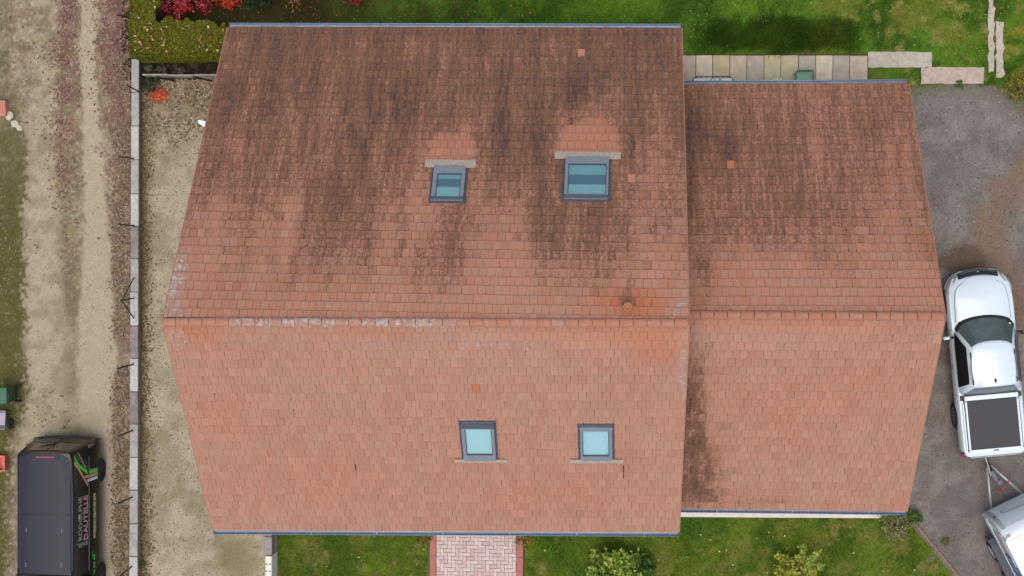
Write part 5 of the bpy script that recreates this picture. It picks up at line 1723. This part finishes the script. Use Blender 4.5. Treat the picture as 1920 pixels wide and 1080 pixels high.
# windscreen, mirrors (front end lies outside the frame)
rws = [[(x * k, y, z + .02) for x in (-.84, -.5, 0, .5, .84)] for y, z, k in ((1.96, 1.30, 1), (1.62, 1.70, .94), (1.28, 2.24, .86))]
MB().grid(rws[::-1]).build('windscreen', M_GLASSD, vn_)
for sx in (-1, 1): MB().box((sx * 1.12, 1.5, 1.25), (.22, .12, .26), bev=.04).build('mirror', M_BLACKP, vn_)
# sliding rail along the side
for sx in (-1, 1): MB().tube([(sx * (vside(1.26) + .006), -2.05, 1.26), (sx * (vside(1.26) + .006), 1.3, 1.26)], .016, 5).build('side_rail', M_GREYP, vn_)


def vpt(u, v, off=.006):
    """survey point on the van's house-side flank -> local point"""
    z = float(np.interp(u, [131, 158.5, 161.5, 191], [2.19, 1.30, 1.22, .5]))
    y = (vyr - 2.5) - at(u, v, z).y
    return (-(vside(z) + off), y, z)


M_GRN = mat('stripe_green', lin(62, 200, 56), .45); M_ORG = mat('stripe_orange', lin(214, 142, 112), .45)
M_WHT = mat('stripe_white', lin(206, 208, 222), .45); M_SIL = mat('stripe_silver', lin(122, 116, 108), .45)


def stripe(cl, wd, m, name='stripe'):
    """centre line in survey points, width in photo px along v"""
    mb = MB(); rows = []
    C = []
    for (u0, v0), (u1, v1) in zip(cl, cl[1:]):
        for t in np.linspace(0, 1, 5)[:-1]: C.append((u0 + (u1 - u0) * t, v0 + (v1 - v0) * t))
    C.append(cl[-1])
    for u, v in C: rows.append([vpt(u, v - wd / 2), vpt(u, v + wd / 2)])
    mb.grid(rows, smooth=False); mb.build(name, m, vn_)


stripe([(131, 857), (141, 874), (157, 886)], 7.5, M_GRN)
stripe([(131, 868), (139, 878), (157.5, 909)], 7, M_ORG)
stripe([(135, 852), (143, 864), (157, 885)][:2] + [(156, 882)], 2.2, M_SIL)
stripe([(138, 849), (146, 862), (154, 877)], 2.6, mat('stripe_cream', lin(170, 160, 130), .45))
stripe([(153, 862), (158, 880)], 3.0, M_SIL)
stripe([(159.5, 881), (182, 877)], 2.0, M_SIL)
stripe([(159.5, 886), (182, 881)], 6.5, M_GRN)
stripe([(152, 894), (160, 893), (182, 887)], 5, M_ORG)
stripe([(157, 901), (182, 894)], 5.5, M_WHT)
for v0, v1, m in ((851, 860, M_GRN), (862, 872, M_WHT)):
    ya, yb_ = (vyr - 2.5) - at(31, v0, 2.0).y, (vyr - 2.5) - at(31, v1, 2.0).y
    MB().add([(.79, ya, 2.25), (.79, yb_, 2.25), (.86, yb_ + .0, 2.10), (.845, ya, 2.10)], [(0, 1, 2, 3)]).build('stripe', m, vn_)
# lettering on the upper and lower flank
up_u = Vector((.095, 0, .89)).normalized(); up_l = Vector((.075, 0, .60)).normalized()


def put_text(body, u, v, size, m, width, upv, bold=.0, dirv=(0, -1, 0)):
    me = text_mesh(body, size, .0015, bold, width); me.materials.append(m)
    p = vpt(u, v, .009)
    o = obj('lettering', me, vn_); o.matrix_basis = frame_m(p, dirv, upv)
    return o


pxl = 1 / 66.6
put_text('RODOLPHE', 146, 1012, .32, mat('letter_silver', lin(150, 150, 146), .5), 84 * pxl, up_u, .006)
put_text('DAUTELLE', 157, 1010, .35, mat('letter_copper', lin(206, 150, 138), .5), 86 * pxl, up_u, .008)
put_text('SARL', 157, 1013, .17, bpy.data.materials['letter_silver'], .66, (0, 1, 0), .003, up_u)
MB().lathe([(.001, 0), (.085, 0), (.085, .003), (.001, .004)], 16, frame_m(vpt(141.5, 969, .009), (0, -1, 0), up_u)).build('emblem', bpy.data.materials['letter_silver'], vn_)
put_text('EXTENSION OSSATURE BOIS', 175, 1008, .15, mat('letter_yellow', lin(196, 190, 128), .5), 88 * pxl, up_l, .008)
stripe([(177, 930), (177, 1000)], 1, M_SIL) if False else MB().tube([vpt(177.5, 925), vpt(177.5, 998)], .005, 4).build('underline', M_SIL, vn_)
put_text('06 28 70 84 66', 174, 1108, .15, M_GRN, 74 * pxl, up_l, .004)
put_text('ossature.fr', 168.5, 1046, .08, M_GRN, 14 * pxl, up_l, .0)

# ------------------------------------------------------------------ small things
# lounger under the north gutter of the annex
q0, q1 = at(1299, 144.5, .45), at(1374, 166, .45)
lw, ld = q1.x - q0.x, q0.y - q1.y
lg = thing('lounger', 'white folding lounger with black tube frame on the slabs under the annex gutter', 'lounger', ((q0.x + q1.x) / 2, (q0.y + q1.y) / 2, 0))
for a, b in ((-.5, -.18), (-.17, .2), (.21, .5)):
    MB().box(((a + b) / 2 * lw * .97, -.02, .44), ((b - a) * lw * .97, ld * .9, .03), bev=.012).build('fabric_panel', mat('lounger_fabric', lin(206, 214, 214), .7) if a < -.4 else bpy.data.materials['lounger_fabric'], lg)
fr = MB(); hy_ = ld / 2
fr.tube([(-lw / 2 - .03, -hy_, .45), (-lw / 2 - .03, hy_ - .12, .45), (-lw / 2 + .08, hy_ + .01, .45), (lw / 2 - .08, hy_ + .01, .45), (lw / 2 + .03, hy_ - .12, .45), (lw / 2 + .03, -hy_, .45)], .014, 6); fr.build('frame', M_BLACKP, lg)
vb_ = MB(); vb_.tube([(-.22, -hy_ + .08, .47), (.0, hy_ - .02, .47), (.20, -hy_ + .1, .47)], .009, 5); vb_.tube([(.20, -.05, .47), (.20, hy_ - .02, .47)], .007, 5); vb_.tube([(-.22, -.05, .47), (-.22, hy_ - .1, .47)], .007, 5); vb_.build('brace', M_GREYP, lg)
ck = MB()
for i in range(7): ck.box((-lw / 2 + .1 + i * (lw - .2) / 6, hy_ - .005, .462), (.025, .045, .012))
ck.build('hook', M_BLACKP, lg, kind='stuff')
for sx in (-1, 1):
    for sy in (-1, 1): MB().tube([(sx * lw * .36, sy * hy_ * .8, .43), (sx * lw * .44, sy * hy_ * .9, .06)], .012, 5).build('leg', M_BLACKP, lg)
# green plastic chair
c_ = at(1507, 147, .44)
ch = thing('chair', 'green plastic garden chair on the slabs at the annex gutter', 'chair', (c_.x, c_.y - .05, 0))
M_GC = mat('green_plastic', lin(96, 158, 122), .45)
MB().box((0, -.02, .43), (.46, .44, .03), bev=.015).build('seat', M_GC, ch)
bk = MB()
for i in range(5): bk.box((-.18 + i * .09, .225 + .01, .66), (.075, .02, .42), bev=.006)
bk.box((0, .245, .88), (.47, .03, .06), bev=.01); bk.build('backrest', M_GC, ch)
for sx in (-1, 1):
    for sy in (-1, 1): MB().tube([(sx * .20, sy * .18, .42), (sx * .25, sy * .23, .06)], [.024, .018], 6).build('leg', M_GC, ch)
    MB().box((sx * .245, .02, .62), (.045, .42, .025), bev=.008).build('armrest', mat('green_dark', lin(50, 88, 66), .5) if sx < 0 else bpy.data.materials['green_dark'], ch)
st_ = at(1457, 151, .1)
MB().lathe([(.11, 0), (.13, .03), (.10, .12), (.02, .14)], 10, Matrix.Translation((st_.x, st_.y, .06)) @ Matrix.Diagonal((1.6, .8, 1, 1))).build('pale_stone', mat('stone_pale', lin(196, 186, 160), .9, nscale=12, namt=.2), None, label='pale rounded stone on the slabs left of the green chair', cat='stone')
# left edge of the track: bins, crate, tiles, rubble
g_ = at(-3, 742, .95)
gb_ = thing('wheelie_bin', 'green wheeled bin with dark hinge at the left picture edge', 'bin', (g_.x, g_.y, 0), -math.pi / 2)
M_GB = mat('bin_green', lin(14, 92, 56), .4)
MB().grid([[(x * s_, y * s_ + .0, z) for x, y in ((-.24, -.28), (.24, -.28), (.24, .24), (-.24, .24))] for s_, z in ((.8, .06), (.96, .88), (1.0, .90))][::1], closed=True, smooth=False).build('bin_body', M_GB, gb_)
MB().box((0, -.02, .93), (.50, .56, .06), bev=.02).build('lid', M_GB, gb_)
MB().tube([(-.2, .30, .93), (.2, .30, .93)], .03, 8).build('handle', M_BLACKP, gb_)
for sx in (-1, 1): wheel(gb_, sx * .24, .24, .10, .05, 4, M_BLACKP)
c_ = at(-2, 787, .5)
ct = thing('cart', 'small grey wheeled cart below the green bin', 'cart', (c_.x, c_.y, 0), 0)
M_CT = mat('cart_grey', lin(150, 146, 158), .45, .3)
tub = MB(); tub.grid([[(x * s_, y * s_, z) for x, y in ((-.30, -.28), (.18, -.28), (.20, .26), (-.30, .26))] for s_, z in ((.7, .25), (1, .52), (1.04, .52), (.97, .50), (.68, .27))], closed=True, smooth=False); tub.box((-.04, 0, .26), (.34, .38, .02)); tub.build('tray', M_CT, ct)
wheel(ct, .22, -.16, .16, .07, 4, M_GREYP); wheel(ct, -.30, -.16, .16, .07, 4, M_GREYP)
MB().tube([(-.3, .2, .5), (-.42, .5, .7)], .015, 6).build('handle', M_BLACKP, ct)
c_ = at(-1, 869, .3)
cr = thing('crate', 'red plastic crate cut by the left picture edge beside the van', 'crate', (c_.x, c_.y, 0))
M_CR = mat('crate_red', lin(206, 108, 92), .5)
cb = MB(); cb.box((0, 0, .02), (.28, .40, .02))
for sx in (-1, 1): cb.box((sx * .14, 0, .16), (.02, .44, .30)); 
for sy in (-1, 1): cb.box((0, sy * .21, .16), (.26, .02, .30))
cb.build('crate_body', M_CR, cr)
rm = MB()
for sx in (-1, 1): rm.box((sx * .15, 0, .31), (.04, .47, .02), bev=.006)
for sy in (-1, 1): rm.box((0, sy * .22, .311), (.26, .04, .02), bev=.006)
rm.build('rim', M_CR, cr)
c_ = at(2, 203, .25)
ts = thing('tile_stack', 'stack of salmon clay tiles at the left edge of the track', 'tile stack', (c_.x, c_.y, 0), .05)
M_ST = mat('salmon_clay', lin(204, 134, 118), .85, nscale=14, namt=.1)
MB().box((0, 0, .12), (.26, .46, .24), bev=.01).build('stacked_tiles', M_ST, ts)
for i in range(4): MB().box((-.09 + i * .06, 0, .255), (.04, .46 - .06 * (3 - i), .03), bev=.006).build('tile', M_ST, ts)
for u, v, r_, lb in ((19, 217, .14, 'pale limestone block touching the salmon tile stack'), (29, 232, .13, 'rounded pale rock below the limestone block'), (37, 240, .10, 'small pale rock farthest from the salmon tile stack')):
    c_ = at(u, v, 0)
    bm = bmesh.new(); bmesh.ops.create_icosphere(bm, subdivisions=2, radius=r_)
    for q in bm.verts: q.co *= .8 + .35 * random.random(); q.co.z *= .6
    me = bpy.data.meshes.new('rock'); bm.to_mesh(me); bm.free(); me.materials.append(mat('rock_m', lin(190, 184, 156), .9, nscale=12, namt=.2))
    o = obj('rock', me, None, lb, 'rock'); o.location = (c_.x, c_.y, r_ * .35); o.rotation_euler = (0, 0, random.random() * 6)
c_ = at(374, 252, 0)
